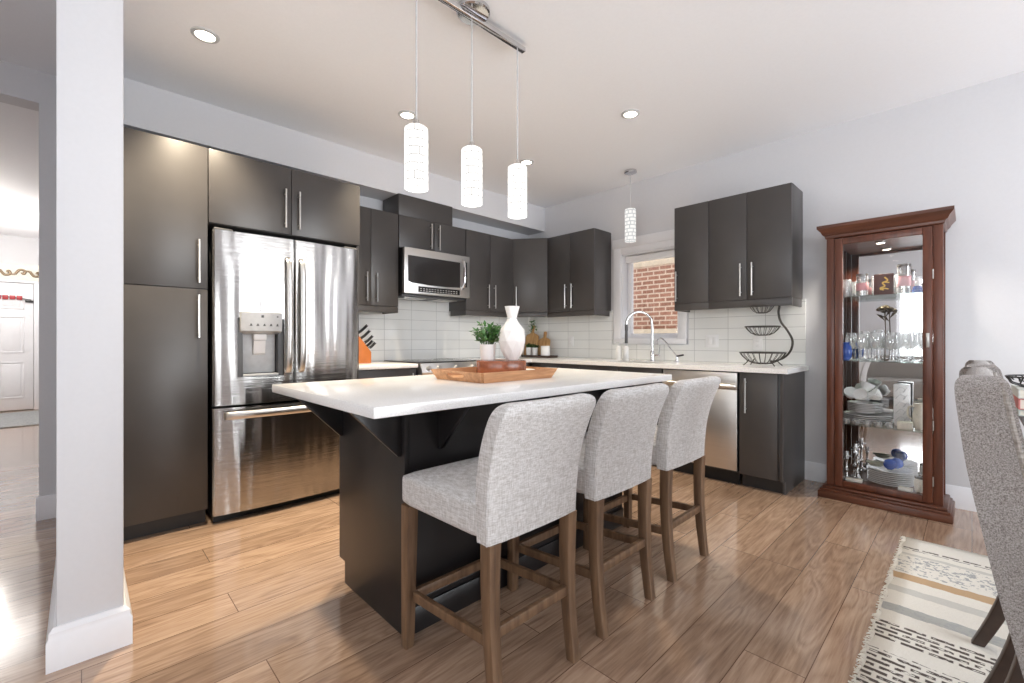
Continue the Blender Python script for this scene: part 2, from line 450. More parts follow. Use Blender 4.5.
def obj(name, bm, m, parent=None, smooth=True, angle=35, sub=0, label=None):
    bmesh.ops.recalc_face_normals(bm, faces=bm.faces[:])
    th = math.radians(angle)
    for f in bm.faces: f.smooth = smooth
    if smooth:
        for e in bm.edges:
            if len(e.link_faces) == 2 and e.calc_face_angle(0) > th: e.smooth = False
    me = bpy.data.meshes.new(name); bm.to_mesh(me); bm.free()
    me.materials.append(m)
    o = bpy.data.objects.new(name, me); COL.objects.link(o)
    if parent: o.parent = parent
    if sub:
        md = o.modifiers.new('subdivision', 'SUBSURF'); md.levels = sub; md.render_levels = sub
    if label: o['label'] = label
    return o
def tag(o, label, cat, group=None, kind=None):
    o['label'] = label; o['category'] = cat
    if group: o['group'] = group
    if kind: o['kind'] = kind
    return o
def thing(name, label, cat, loc=(0, 0, 0), rz=0.0, group=None):
    o = bpy.data.objects.new(name, None); COL.objects.link(o)
    o.empty_display_size = 0.1
    o.location = loc; o.rotation_euler = (0, 0, rz)
    return tag(o, label, cat, group)
def struct(name, bm, m, parent=None, **kw):
    o = obj(name, bm, m, parent, **kw)
    if not parent: o['kind'] = 'structure'
    return o
def copy_tree(o, parent=None):
    c = o.copy(); COL.objects.link(c); c.parent = parent
    for ch in [x for x in bpy.data.objects if x.parent == o]: copy_tree(ch, c)
    return c
def move(o, loc, rz=None, label=None):
    o.location = loc
    if rz is not None: o.rotation_euler = (0, 0, rz)
    if label: o['label'] = label
    return o

# ------------------------------------------------------------------ room shell
XW, YN, ZC = -4.02, 4.19, 2.78          # kitchen back wall, window wall, ceiling
XE, YS = 3.45, -2.75
XH, YHL, YHR = -10.62, -2.1, -0.19      # hall end and sides
b = B(); box(b, (XH - 0.2, YS - 0.2, -0.1), (XE + 0.2, YN + 0.15, 0)); struct('floor', b, M['floor'], smooth=False)
b = B(); box(b, (XH - 0.2, YS - 0.2, ZC), (XE + 0.2, YN + 0.2, ZC + 0.1)); struct('ceiling', b, M['ceiling'], smooth=False)
# window wall with its opening
WX0, WX1, WZ0, WZ1 = -2.63, -1.99, 1.13, 2.04
b = B(); box(b, (XW - 0.15, YN, 0), (WX0, YN + 0.2, ZC)); box(b, (WX1, YN, 0), (XE + 0.2, YN + 0.2, ZC))
box(b, (WX0, YN, 0), (WX1, YN + 0.2, WZ0)); box(b, (WX0, YN, WZ1), (WX1, YN + 0.2, ZC)); struct('wall_north', b, M['wall'], smooth=False)
b = B(); box(b, (XW - 0.15, YHR, 0), (XW, YN, ZC)); box(b, (XW - 0.15, YS, 2.585), (XW, YHR, ZC)); box(b, (XW - 0.15, YS, 0), (XW, YHL, 2.585))
struct('wall_west', b, M['wall'], smooth=False)
b = B(); box(b, (XW + 0.0005, -0.062, 0), (-2.165, 0.111, ZC), 0.004); struct('wall_partition', b, M['wall'])
b = B(); box(b, (XE, YS, 0), (XE + 0.2, 0.9, ZC)); box(b, (XE, 3.5, 0), (XE + 0.2, YN, ZC)); box(b, (XE, 0.9, 2.25), (XE + 0.2, 3.5, ZC)); struct('wall_east', b, M['wall'], smooth=False)
b = B(); box(b, (XW, YS - 0.2, 0), (-1.0, YS, ZC)); box(b, (2.4, YS - 0.2, 0), (XE, YS, ZC)); box(b, (-1.0, YS - 0.2, 0), (2.4, YS, 0.6)); box(b, (-1.0, YS - 0.2, 2.3), (2.4, YS, ZC))
struct('wall_south', b, M['wall'], smooth=False)
b = B(); box(b, (XH - 0.15, YHL - 0.15, 0), (XH, YHR + 0.15, ZC)); struct('wall_hall_end', b, M['wall'], smooth=False)
b = B(); box(b, (XH, YHR, 0), (XW - 0.15, YHR + 0.12, ZC)); struct('wall_hall_right', b, M['wall'], smooth=False)
b = B(); box(b, (XH, YHL - 0.12, 0), (XW - 0.15, YHL, ZC)); struct('wall_hall_left', b, M['wall'], smooth=False)
# soffit over the wall cabinets
b = B(); box(b, (XW, 0.112, 2.485), (-3.735, YN, ZC - 0.0005)); struct('trim_1', b, M['wall'], smooth=False)
# tile splashbacks
b = B(); box(b, (XW, 1.515, 0.90), (XW + 0.012, YN - 0.012, 1.62)); struct('trim_2', b, M['tile_w'], smooth=False)
b = B(); box(b, (XW + 0.012, YN - 0.012, 0.90), (-2.735, YN, 1.45)); box(b, (-2.735, YN - 0.012, 0.90), (-1.885, YN, 1.075)); box(b, (-1.885, YN - 0.012, 0.90), (-0.93, YN, 1.45))
struct('trim_3', b, M['tile_n'], smooth=False)
# baseboards
def base_prof(h=0.145): return [(0, 0), (0.016, 0), (0.016, h - 0.04), (0.012, h - 0.03), (0.012, h - 0.014), (0.005, h), (0, h)]
b = B(); prism(b, [(YN - p, z) for p, z in base_prof()], 0, -0.945, XE - 0.001); struct('baseboard_north', b, M['trim'])
b = B(); prism(b, [(XW + p, z) for p, z in base_prof()], 1, YHR - 0.012, -0.067); struct('baseboard_west', b, M['trim'])
pr = [(p * 1.5, z) for p, z in base_prof(0.14)]
b = B()
x1, y0, y1 = -2.165, -0.062, 0.111
lev = []
for p, z in pr: 
    lev.append([b.verts.new(v) for v in ((XW + 0.001, y0 - p, z), (x1 + p, y0 - p, z), (x1 + p, y1 + p, z), (-3.14, y1 + p, z), (-3.14, y1, z), (x1, y1, z), (x1, y0, z), (XW + 0.001, y0, z))])
for A_, C_ in zip(lev[1:-1], lev[2:]):
    for i in range(3): b.faces.new((A_[i], A_[i + 1], C_[i + 1], C_[i]))
b.faces.new([lev[1][i] for i in range(8)])
struct('baseboard_partition', b, M['trim'])

# kitchen window: casing, frame, sash, pane
win = thing('window_1', 'white framed kitchen window over the sink', 'window', ((WX0 + WX1) / 2, YN, 0)); del win['label'], win['category']; win['kind'] = 'structure'
hx = (WX1 - WX0) / 2
b = B()
cw = 0.088
for x0, x1_, z0, z1 in ((-hx - cw, -hx + 0.004, WZ0 - 0.045, WZ1 + cw), (hx - 0.004, hx + cw, WZ0 - 0.045, WZ1 + cw)):
    box(b, (x0, -0.022, z0), (x1_, 0, z1), 0.004)
box(b, (-hx - cw - 0.012, -0.03, WZ1 + cw - 0.02), (hx + cw + 0.012, 0, WZ1 + cw + 0.075), 0.006)
box(b, (-hx - cw, -0.02, WZ1), (hx + cw, 0, WZ1 + cw), 0.003)
box(b, (-hx - cw, -0.03, WZ0 - 0.05), (hx + cw, 0.0, WZ0), 0.004)
obj('window_casing', b, M['trim'], win)
b = B()
for q in (((-hx, 0, WZ0), (-hx + 0.012, 0.2, WZ1)), ((hx - 0.012, 0, WZ0), (hx, 0.2, WZ1)), ((-hx, 0, WZ1 - 0.012), (hx, 0.2, WZ1)), ((-hx, 0, WZ0), (hx, 0.2, WZ0 + 0.015))): box(b, *q)
obj('window_jamb', b, M['trim'], win)
b = B()
s0, s1, t0, t1 = -hx + 0.012, hx - 0.012, WZ0 + 0.015, WZ1 - 0.012
for q in (((s0, 0.10, t0), (s0 + 0.045, 0.15, t1)), ((s1 - 0.045, 0.10, t0), (s1, 0.15, t1)), ((s0 + 0.045, 0.10, t1 - 0.045), (s1 - 0.045, 0.15, t1)), ((s0 + 0.045, 0.10, t0), (s1 - 0.045, 0.15, t0 + 0.045))): box(b, *q, 0.004)
obj('window_sash', b, M['trim'], win)
b = B(); box(b, (s0 + 0.04, 0.121, t0 + 0.04), (s1 - 0.04, 0.127, t1 - 0.04)); obj('window_pane', b, M['pane'], win)
b = B(); box(b, (s0, 0.055, t1 - 0.075), (s1, 0.095, t1 - 0.005), 0.008); obj('blind_headrail', b, M['whiteplastic'], win)

# neighbouring house
nb = thing('brick_house', 'red brick side wall of the neighbouring house, outside the kitchen window', 'building', (-3.6, 6.5, 0))
b = B(); box(b, (-3.5, 0, -0.5), (3.5, 0.3, 2.30)); obj('brick_wall', b, M['brick'], nb, smooth=False)
b = B(); box(b, (-3.5, -0.02, 2.301), (3.5, 0.3, 2.46), 0.006); obj('stone_band', b, M['limestone'], nb)
b = B(); box(b, (-3.5, 0.02, 2.461), (3.5, 0.3, 4.5)); obj('gable_cladding', b, M['limestone'], nb, smooth=False)
b = B(); box(b, (-3.5, -0.06, 1.1), (3.5, -0.0005, 1.3), 0.01); obj('stone_sill', b, M['limestone'], nb)

# front door at the end of the hall
dr = thing('door_1', '', '', (XH, -1.0, 0)); del dr['label'], dr['category']; dr['kind'] = 'structure'
b = B(); box(b, (0.0, -0.44, 0.012), (0.045, 0.44, 2.03), 0.003); 
obj('door_leaf', b, M['trim'], dr)
b = B()
for yy in (-0.2, 0.2):
    for z0, z1 in ((0.2, 0.78), (0.92, 1.5), (1.62, 1.9)):
        for q in (((yy - 0.14, z0), (yy + 0.14, z0 + 0.018)), ((yy - 0.14, z1 - 0.018), (yy + 0.14, z1)), ((yy - 0.14, z0), (yy - 0.122, z1)), ((yy + 0.122, z0), (yy + 0.14, z1))):
            box(b, (0.04, q[0][0], q[0][1]), (0.056, q[1][0], q[1][1]), 0.004)
        box(b, (0.04, yy - 0.1, z0 + 0.04), (0.052, yy + 0.1, z1 - 0.04), 0.006)
obj('door_panel', b, M['trim'], dr)
b = B()
for y0_, y1_ in ((-0.56, -0.445), (0.445, 0.56)): box(b, (0, y0_, 0), (0.06, y1_, 2.04), 0.006)
box(b, (0, -0.56, 2.04), (0.06, 0.56, 2.075), 0.004); obj('door_frame', b, M['trim'], dr)
b = B(); box(b, (0.0, -0.56, 2.075), (0.05, 0.56, 2.34), 0.004); obj('transom_panel', b, M['cream'], dr)
b = B()
for i in range(7):
    c0 = -0.48 + i * 0.16; sg = 1 if i % 2 else -1
    pts = smoothpath([(0.056, c0 - 0.08, 2.2 - sg * 0.03), (0.056, c0 - 0.03, 2.2 + sg * 0.045), (0.056, c0 + 0.03, 2.2 + sg * 0.03), (0.056, c0 + 0.015, 2.2 - sg * 0.02), (0.056, c0 - 0.005, 2.2 + sg * 0.005)], 5)
    tube(b, pts, 0.017, 6)
    tube(b, smoothpath([(0.056, c0 + 0.02, 2.2 + sg * 0.03), (0.056, c0 + 0.08, 2.2 + sg * 0.03)], 3), 0.013, 6)
obj('transom_scrollwork', b, M['bronze'], dr)
b = B(); ball(b, (0.08, -0.39, 1.0), 0.03); tube(b, [(0.04, -0.39, 1.0), (0.08, -0.39, 1.0)], 0.012); obj('door_knob', b, M['nickel'], dr)
g = thing('door_garland', 'small red and black garland hung across the white front door', 'garland', (XH + 0.075, -0.78, 1.80))
b = B(); tube(b, smoothpath([(0, -0.3, 0.04), (0, 0, 0.0), (0, 0.2, -0.03)], 6), 0.006, 6); obj('cord', b, M['black'], g)
b = B()
for i in range(5): box(b, (-0.008, -0.26 + i * 0.075, -0.035 + 0.004 * (i % 2)), (0.008, -0.2 + i * 0.075, 0.03), 0.004)
obj('pennant', b, M['red'], g)
b = B(); box(b, (-0.008, 0.13, -0.07), (0.008, 0.22, -0.035), 0.004); obj('tassel', b, M['black'], g)
b = B(); box(b, (XH + 0.35, -1.5, 0.0), (XH + 2.05, -0.32, 0.012), 0.004); tag(obj('door_mat', b, M['mat']), 'grey mat on the hall floor in front of the front door', 'mat')
hl = thing('hall_ceiling_light', 'round flush white lamp on the hall ceiling', 'ceiling light', (-8.7, -0.86, ZC))
b = B(); lathe(b, [(0, 0), (0.16, 0), (0.16, -0.03), (0.15, -0.035)], seg=28); obj('lamp_base', b, M['nickel'], hl)
b = B(); lathe(b, [(0.15, -0.03), (0.14, -0.07), (0.09, -0.105), (0, -0.115)], seg=28); obj('lamp_bowl', b, M['halllamp'], hl)
def point(name, loc, power, col=(1, 1, 1), r=0.1):
    l = bpy.data.lights.new(name, 'POINT'); l.energy = power; l.color = col; l.shadow_soft_size = r
    o = bpy.data.objects.new(name, l); o.location = loc; COL.objects.link(o); return o
point('hall_lamp_light', (-8.7, -0.9, 2.45), 75, (1, 0.95, 0.88))

# ------------------------------------------------------------------ cabinets
def bar_handle(parent, x, z0, z1, y):
    b = B()
    tube(b, [(x, y - 0.03, z0), (x, y - 0.03, z1)], 0.0062, 10)
    for z in (z0 + 0.03, z1 - 0.03): tube(b, [(x, y - 0.03, z), (x, y + 0.002, z)], 0.0045, 8)
    return obj('handle', b, M['nickel'], parent)
def cabinet(name, label, loc, rz, w, dep, z0, z1, doors, rail=0.0, toe=0.0, mat='cab', cat='cabinet', boxtop=None, group=None, low=None, ends=''):
    """front faces local -y; doors = [(x0, x1, z0, z1, handle_x or None, hz0, hz1)]"""
    t = thing(name, label, cat, loc, rz, group)
    dt = 0.02
    b = B(); box(b, (0.001, -dep + dt + 0.002, z0 + toe), (w - 0.001, 0, low or z1), 0.0015)
    if low: box(b, (0.001, -dep + dt + 0.002, low), (w - 0.001, -dep + dt + 0.02, z1)); box(b, (0.001, -dep + dt + 0.02, low), (0.02, 0, z1)); box(b, (w - 0.02, -dep + dt + 0.02, low), (w - 0.001, 0, z1))
    obj('body', b, M[mat], t)
    if toe:
        b = B(); box(b, (0.002, -dep + 0.065, z0), (w - 0.002, -dep + 0.085, z0 + toe)); obj('toe_kick', b, M['cab_edge'], t)
    for x0, x1, a, c, hx_, h0, h1 in doors:
        b = B(); box(b, (x0 + 0.0017, -dep, a + 0.0017), (x1 - 0.0017, -dep + dt, c - 0.0017), 0.0018)
        d = obj('door', b, M[mat], t)
        if hx_ is not None: bar_handle(d, hx_, h0, h1, -dep)
    if rail:
        b = B(); box(b, (0.0005, -dep + 0.004, z0 - rail), (w - 0.0005, -dep + 0.024, z0 - 0.0005), 0.001)
        if 'l' in ends: box(b, (0.0005, -dep + 0.024, z0 - rail), (0.018, -0.03, z0 - 0.0005), 0.002)
        if 'r' in ends: box(b, (w - 0.018, -dep + 0.024, z0 - rail), (w - 0.0005, -0.03, z0 - 0.0005), 0.002)
        obj('light_rail', b, M[mat], t)
    if boxtop:
        x0, x1, zt, dy = boxtop
        b = B(); box(b, (x0, -dep + dy, z1 + 0.0005), (x1, 0, zt), 0.002); obj('top_box', b, M[mat], t)
    return t
R90 = PI / 2
U0 = 0.013
# west run: local x -> world +y, local -y -> world +x
cabinet('pantry_cabinet', 'tall dark pantry cabinet between the white column and the steel fridge', (XW + 0.001, 0.13, 0), R90, 0.419, 0.81, 0, 2.278,
        [(0, 0.419, 0.095, 1.42, 0.37, 1.13, 1.385), (0, 0.419, 1.422, 2.278, 0.372, 1.456, 1.713)], toe=0.095)
fc = cabinet('fridge_cabinet', 'dark two-door cabinet above the steel fridge', (XW + 0.001, 0.551, 0), R90, 0.959, 0.81, 1.828, 2.278,
        [(0, 0.472, 1.828, 2.278, 0.43, 1.868, 2.125), (0.472, 0.959, 1.828, 2.278, 0.518, 1.868, 2.125)])
b = B(); box(b, (0.941, -0.79, 0.0), (0.958, 0, 1.8275)); obj('side_panel', b, M['cab'], fc)
cabinet('wall_cabinet', 'dark wall cabinet with one narrow door, right of the fridge and left of the microwave', (XW + U0, 1.515, 0), R90, 0.598, 0.307, 1.425, 2.288,
        [(0.0, 0.327, 1.425, 2.288, 0.28, 1.46, 1.716), (0.327, 0.598, 1.425, 2.288, 0.375, 1.46, 1.716)], rail=0.055, ends='r')
cabinet('wall_cabinet', 'short dark cabinet above the microwave with a box rising to the soffit', (XW + U0, 2.118, 0), R90, 0.784, 0.307, 1.982, 2.288,
        [(0, 0.394, 1.982, 2.288, 0.345, 2.01, 2.255), (0.394, 0.784, 1.982, 2.288, 0.44, 2.01, 2.255)], boxtop=(0.0, 0.615, 2.484, 0.002))
cabinet('wall_cabinet', 'dark two-door wall cabinet between the microwave and the angled corner cabinet', (XW + U0, 2.908, 0), R90, 0.698, 0.307, 1.437, 2.29,
        [(0, 0.345, 1.437, 2.29, 0.298, 1.47, 1.727), (0.345, 0.698, 1.437, 2.29, 0.392, 1.47, 1.727)], rail=0.055, ends='l')
# diagonal corner cabinet
cc = thing('corner_cabinet', 'dark angled wall cabinet in the kitchen corner with a single door', 'cabinet', (XW + U0, YN - U0, 0))
fx0, fy0 = 0.292, -0.568; fx1, fy1 = 0.605, -0.318      # front corners (local)
b = B(); prism(b, [(0, 0), (0, fy0 + 0.0), (fx0 - 0.001, fy0), (fx1, fy1 + 0.001), (fx1, 0)], 2, 1.442, 2.295); obj('body', b, M['cab'], cc)
dv = Vector((fx1 - fx0, fy1 - fy0, 0)); wl = dv.length; dv.normalize(); nv = Vector((dv.y, -dv.x, 0))
def diag(bm, s0, s1, n0, n1, z0, z1, bev=0.0018):
    box(bm, (s0, n0, z0), (s1, n1, z1), bev)
    for v in bm.verts:
        p = v.co.copy(); v.co = Vector((fx0, fy0, 0)) + dv * p.x + nv * p.y + Vector((0, 0, p.z))
b = B(); diag(b, 0.004, wl - 0.004, 0.002, 0.02, 1.444, 2.293); cd = obj('door', b, M['cab'], cc)
b = B(); tube(b, [(0.045, 0.05, 1.48), (0.045, 0.05, 1.735)], 0.0062, 10)
for z in (1.51, 1.705): tube(b, [(0.045, 0.05, z), (0.045, 0.018, z)], 0.0045, 8)
for v in b.verts:
    p = v.co.copy(); v.co = Vector((fx0, fy0, 0)) + dv * p.x + nv * p.y + Vector((0, 0, p.z))
obj('handle', b, M['nickel'], cd)
b = B(); diag(b, 0.004, wl - 0.004, -0.02, 0.0, 1.387, 1.4415); obj('light_rail', b, M['cab'], cc)
# window wall run: local x -> world +x, local -y -> world -y
cabinet('wall_cabinet', 'dark two-door wall cabinet between the corner cabinet and the window', (-3.408, YN - U0, 0), 0, 0.655, 0.317, 1.437, 2.297,
        [(0, 0.328, 1.437, 2.297, 0.284, 1.47, 1.735), (0.328, 0.655, 1.437, 2.297, 0.372, 1.47, 1.735)], rail=0.055, ends='r')
cabinet('wall_cabinet', 'dark single-door wall cabinet just right of the window', (-1.876, YN - U0, 0), 0, 0.308, 0.317, 1.444, 2.312,
        [(0, 0.308, 1.444, 2.312, 0.028, 1.465, 1.732)], rail=0.062, ends='l')
cabinet('wall_cabinet', 'dark two-door wall cabinet over the wire fruit stand', (-1.567, YN - U0, 0), 0, 0.62, 0.317, 1.444, 2.312,
        [(0, 0.303, 1.444, 2.312, 0.26, 1.474, 1.737), (0.303, 0.62, 1.444, 2.312, 0.347, 1.474, 1.737)], rail=0.062, ends='r')
# base units
CZ0, CZ1 = 0.876, 0.911
def base_cab(label, loc, rz, w, dep, handles, doors, low=None):
    return cabinet('base_cabinet', label, loc, rz, w, dep, 0, CZ0 - 0.001, [(x0, x1, 0.1, CZ0 - 0.004, h, 0.57, 0.83) for (x0, x1), h in zip(doors, handles)], toe=0.1, low=low)
base_cab('dark base cabinet under the knife block, between fridge and range', (XW + U0, 1.515, 0), R90, 0.61, 0.595, [0.56], [(0, 0.61)])
base_cab('dark base cabinet right of the range, under the corner of the worktop', (XW + U0, 2.912, 0), R90, 0.66, 0.595, [0.05], [(0, 0.66)])
base_cab('dark base cabinet along the window wall, left of the sink', (-3.40, YN - U0, 0), 0, 0.65, 0.577, [0.6], [(0, 0.65)])
base_cab('dark sink base cabinet with two doors under the window', (-2.748, YN - U0, 0), 0, 0.888, 0.577, [0.4, 0.49], [(0, 0.444), (0.444, 0.888)], low=0.66)
be = base_cab('dark narrow base cabinet at the end of the worktop, right of the dishwasher', (-1.233, YN - U0, 0), 0, 0.28, 0.577, [0.05], [(0.0, 0.262)])
b = B(); prism(b, [(-0.585, 0.1), (-0.53, 0.1), (-0.53, 0), (0, 0), (0, CZ0 - 0.001), (-0.585, CZ0 - 0.001)], 0, 0.2795, 0.2985, 0.001)
obj('end_panel', b, M['cab'], be)

# worktops
b = B(); box(b, (XW + U0, 1.515, CZ0), (-3.385, 2.128, CZ1), 0.004); tag(obj('worktop', b, M['quartz']), 'short white quartz worktop left of the range under the knife block', 'worktop')
SX0, SX1, SY0, SY1 = -2.56, -1.98, 3.68, 3.99
b = B()
yb, yf = YN - U0, 3.575
box(b, (XW + U0, 2.905, CZ0), (-3.385, yf, CZ1)); box(b, (XW + U0, yf, CZ0), (SX0, yb, CZ1)); box(b, (SX1, yf, CZ0), (-0.905, yb, CZ1))
box(b, (SX0, yf, CZ0), (SX1, SY0, CZ1)); box(b, (SX0, SY1, CZ0), (SX1, yb, CZ1))
bmesh.ops.remove_doubles(b, verts=b.verts[:], dist=0.0001)
tag(obj('worktop', b, M['quartz'], smooth=False), 'long white quartz worktop running round the corner under the window', 'worktop')
sk = thing('sink', 'steel undermount sink set into the worktop under the window', 'sink', ((SX0 + SX1) / 2, (SY0 + SY1) / 2, 0))
b = B(); a, c = (SX1 - SX0) / 2 - 0.001, (SY1 - SY0) / 2 - 0.001
for q in (((-a, -c, 0.68), (a, c, 0.69)), ((-a, -c, 0.69), (-a + 0.012, c, 0.9)), ((a - 0.012, -c, 0.69), (a, c, 0.9)), ((-a + 0.012, -c, 0.69), (a - 0.012, -c + 0.012, 0.9)), ((-a + 0.012, c - 0.012, 0.69), (a - 0.012, c, 0.9))): box(b, *q)
obj('basin', b, M['steel_flat'], sk, smooth=False)
b = B(); lathe(b, [(0, 0.694), (0.03, 0.694), (0.042, 0.6905)], seg=20); obj('drain', b, M['chrome'], sk)

# ------------------------------------------------------------------ fridge
fr = thing('refrigerator', 'stainless steel French-door fridge with a water dispenser', 'fridge', (-3.98, 1.024, 0))
FW = 0.456
b = B(); box(b, (0.005, -FW + 0.004, 0.03), (0.725, FW - 0.004, 1.775), 0.004); obj('body', b, M['darkgrey'], fr)
def bow(y): return 0.806 + 0.026 * (1 - (y / FW) ** 2)
def bowed(bm, y0, y1, z0, z1, xb=0.735, n=14, e0=0.012, e1=0.012):
    ys = [y0 + (y1 - y0) * i / n for i in range(n + 1)]
    pts = [(xb, y0)]
    for i, y in enumerate(ys):
        e = e0 if i == 0 else e1 if i == n else 0.0
        pts.append((bow(y) - e, y))
        if i == 0 and e0: pts.append((bow(y) - 0.002, y + 0.008))
        if i == n - 1 and e1: pts.append((bow(y1) - 0.002, y1 - 0.008))
    pts.append((xb, y1))
    prism(bm, pts, 2, z0, z1)
D0, D1, E0, E1 = -0.33, -0.065, 0.885, 1.255    # dispenser recess
b = B(); bowed(b, -FW, D0, 0.715, 1.785, e1=0); bowed(b, D1, -0.004, 0.715, 1.785, e0=0); bowed(b, D0, D1, 0.715, E0, e0=0, e1=0); bowed(b, D0, D1, E1, 1.785, e0=0, e1=0)
dl = obj('door', b, M['steel'], fr, angle=30)
b = B(); bowed(b, 0.004, FW, 0.715, 1.785); drr = obj('door', b, M['steel'], fr, angle=30)
b = B(); bowed(b, -FW, FW, 0.05, 0.70); dz = obj('freezer_drawer', b, M['steel'], fr, angle=30)
def fhandle(y, parent):
    b = B(); pts = smoothpath([(0.826, y, 0.9), (0.868, y, 0.97), (0.878, y, 1.28), (0.868, y, 1.6), (0.826, y, 1.665)], 6)
    sec = []
    prev = None
    for i, p in enumerate(pts):
        hw = 0.016; th = 0.011
        sec.append([b.verts.new((p.x + dx, p.y + dy, p.z)) for dx, dy in ((-th, -hw), (th * 0.4, -hw), (th, -hw * 0.4), (th, hw * 0.4), (th * 0.4, hw), (-th, hw))])
    for s_, t_ in zip(sec, sec[1:]): bridge(b, s_, t_)
    b.faces.new(sec[0][::-1]); b.faces.new(sec[-1]); obj('handle', b, M['steel_flat'], parent, angle=50)
fhandle(-0.042, dl); fhandle(0.042, drr)
b = B()
pts = smoothpath([(0.81, -0.40, 0.655), (0.862, -0.36, 0.66), (0.88, 0, 0.66), (0.862, 0.36, 0.66), (0.81, 0.40, 0.655)], 6)
sec = [[b.verts.new((p.x + dx, p.y, p.z + dz_)) for dx, dz_ in ((-0.012, -0.024), (0.006, -0.026), (0.013, -0.012), (0.012, 0.012), (0.004, 0.02), (-0.012, 0.02))] for p in pts]
for s_, t_ in zip(sec, sec[1:]): bridge(b, s_, t_)
b.faces.new(sec[0][::-1]); b.faces.new(sec[-1]); obj('handle', b, M['steel_flat'], dz, angle=50)
b = B(); box(b, (0.70, -FW + 0.01, 0.0), (0.76, FW - 0.01, 0.048)); obj('toe_grille', b, M['black'], fr)
for y in (-0.40, 0.40):
    b = B(); box(b, (0.66, y - 0.05, 1.776), (0.80, y + 0.05, 1.80), 0.006); obj('hinge_cap', b, M['darkgrey'], fr)
wd = thing('water_dispenser', '', '', (0, 0, 0)); del wd['label'], wd['category']; wd.parent = fr
b = B()
for q in (((0.741, D0 + 0.001, E0 + 0.001), (0.75, D1 - 0.001, E1 - 0.001)), ((0.75, D0 + 0.001, E0 + 0.001), (0.815, D0 + 0.03, E1 - 0.001)), ((0.75, D1 - 0.03, E0 + 0.001), (0.815, D1 - 0.001, E1 - 0.001)), ((0.75, D0 + 0.03, E1 - 0.03), (0.815, D1 - 0.03, E1 - 0.001))): box(b, *q)
obj('recess', b, M['darkgrey'], wd, smooth=False)
b = B(); box(b, (0.7505, D0 + 0.035, E0 + 0.02), (0.757, D1 - 0.035, 1.16), 0.002); obj('back_plate', b, M['lightgrey'], wd)
b = B(); prism(b, [(0.755, 1.155), (0.80, 1.155), (0.842, 1.175), (0.852, 1.29), (0.842, 1.295), (0.755, 1.25)], 1, D0 + 0.012, D1 - 0.016, 0.002); cp = obj('control_panel', b, M['lightgrey'], wd)
for i in range(5):
    b = B(); y = D0 + 0.06 + i * 0.038; x = 0.846
    box(b, (x - 0.002, y, 1.205), (x + 0.0022, y + 0.016, 1.209)); box(b, (x - 0.002, y + 0.004, 1.2091), (x + 0.0026, y + 0.012, 1.219)); obj('icon', b, M['darkgrey'], cp)
for q in (((0.846, D0 + 0.125, 1.258), (0.8515, D0 + 0.14, 1.274)), ((0.846, D1 - 0.05, 1.262), (0.8515, D1 - 0.04, 1.27))): obj('icon', box(B(), *q), M['darkgrey'], cp)
b = B(); box(b, (0.76, -0.235, 1.115), (0.80, -0.16, 1.154), 0.006); obj('spout', b, M['whiteplastic'], wd)
b = B(); prism(b, [(0.758, 1.02), (0.775, 1.03), (0.79, 1.112), (0.76, 1.112)], 1, -0.232, -0.163, 0.002); obj('paddle', b, M['whiteplastic'], wd)
b = B(); box(b, (0.757, D0 + 0.031, E0 + 0.001), (0.82, D1 - 0.031, E0 + 0.016), 0.002); obj('drip_tray', b, M['lightgrey'], wd)

# ------------------------------------------------------------------ over-the-range microwave
mw = thing('microwave', 'stainless over-the-range microwave under the short dark cabinet', 'microwave', (XW + U0, 2.508, 0))
b = B(); box(b, (0, -0.378, 1.552), (0.352, 0.378, 1.978), 0.003); obj('body', b, M['black'], mw)
b = B(); box(b, (0.353, -0.382, 1.552), (0.392, 0.382, 1.978), 0.006); md = obj('door', b, M['steel_flat'], mw)
b = B(); prism(b, [(-0.345, 1.665), (-0.3, 1.652), (-0.1, 1.642), (0.1, 1.642), (0.255, 1.65), (0.255, 1.905), (-0.345, 1.905)], 0, 0.3915, 0.395); obj('door_window', b, M['ovenglass'], md)
b = B(); box(b, (0.3915, 0.318, 1.66), (0.395, 0.342, 1.915)); obj('side_trim', b, M['black'], md)
b = B(); tube(b, smoothpath([(0.386, 0.29, 1.64), (0.422, 0.288, 1.68), (0.434, 0.285, 1.78), (0.422, 0.288, 1.9), (0.386, 0.29, 1.94)], 6), 0.012, 10); obj('handle', b, M['chrome'], md)
b = B(); box(b, (0.3915, -0.235, 1.572), (0.395, 0.25, 1.625), 0.001); cp = obj('control_panel', b, M['blackglass'], mw)
b = B()
for r in range(2):
    for i in range(14): box(b, (0.3945, -0.215 + i * 0.032, 1.582 + r * 0.02), (0.3958, -0.199 + i * 0.032, 1.588 + r * 0.02))
obj('control_icons', b, M['lightgrey'], cp)
b = B(); box(b, (0.02, -0.37, 1.53), (0.33, 0.37, 1.5515), 0.003); obj('vent_underside', b, M['darkgrey'], mw)
for y in (-0.19, 0.19):
    b = B(); box(b, (0.08, y - 0.12, 1.522), (0.27, y + 0.12, 1.531), 0.002); obj('grease_filter', b, M['nickel'], mw)

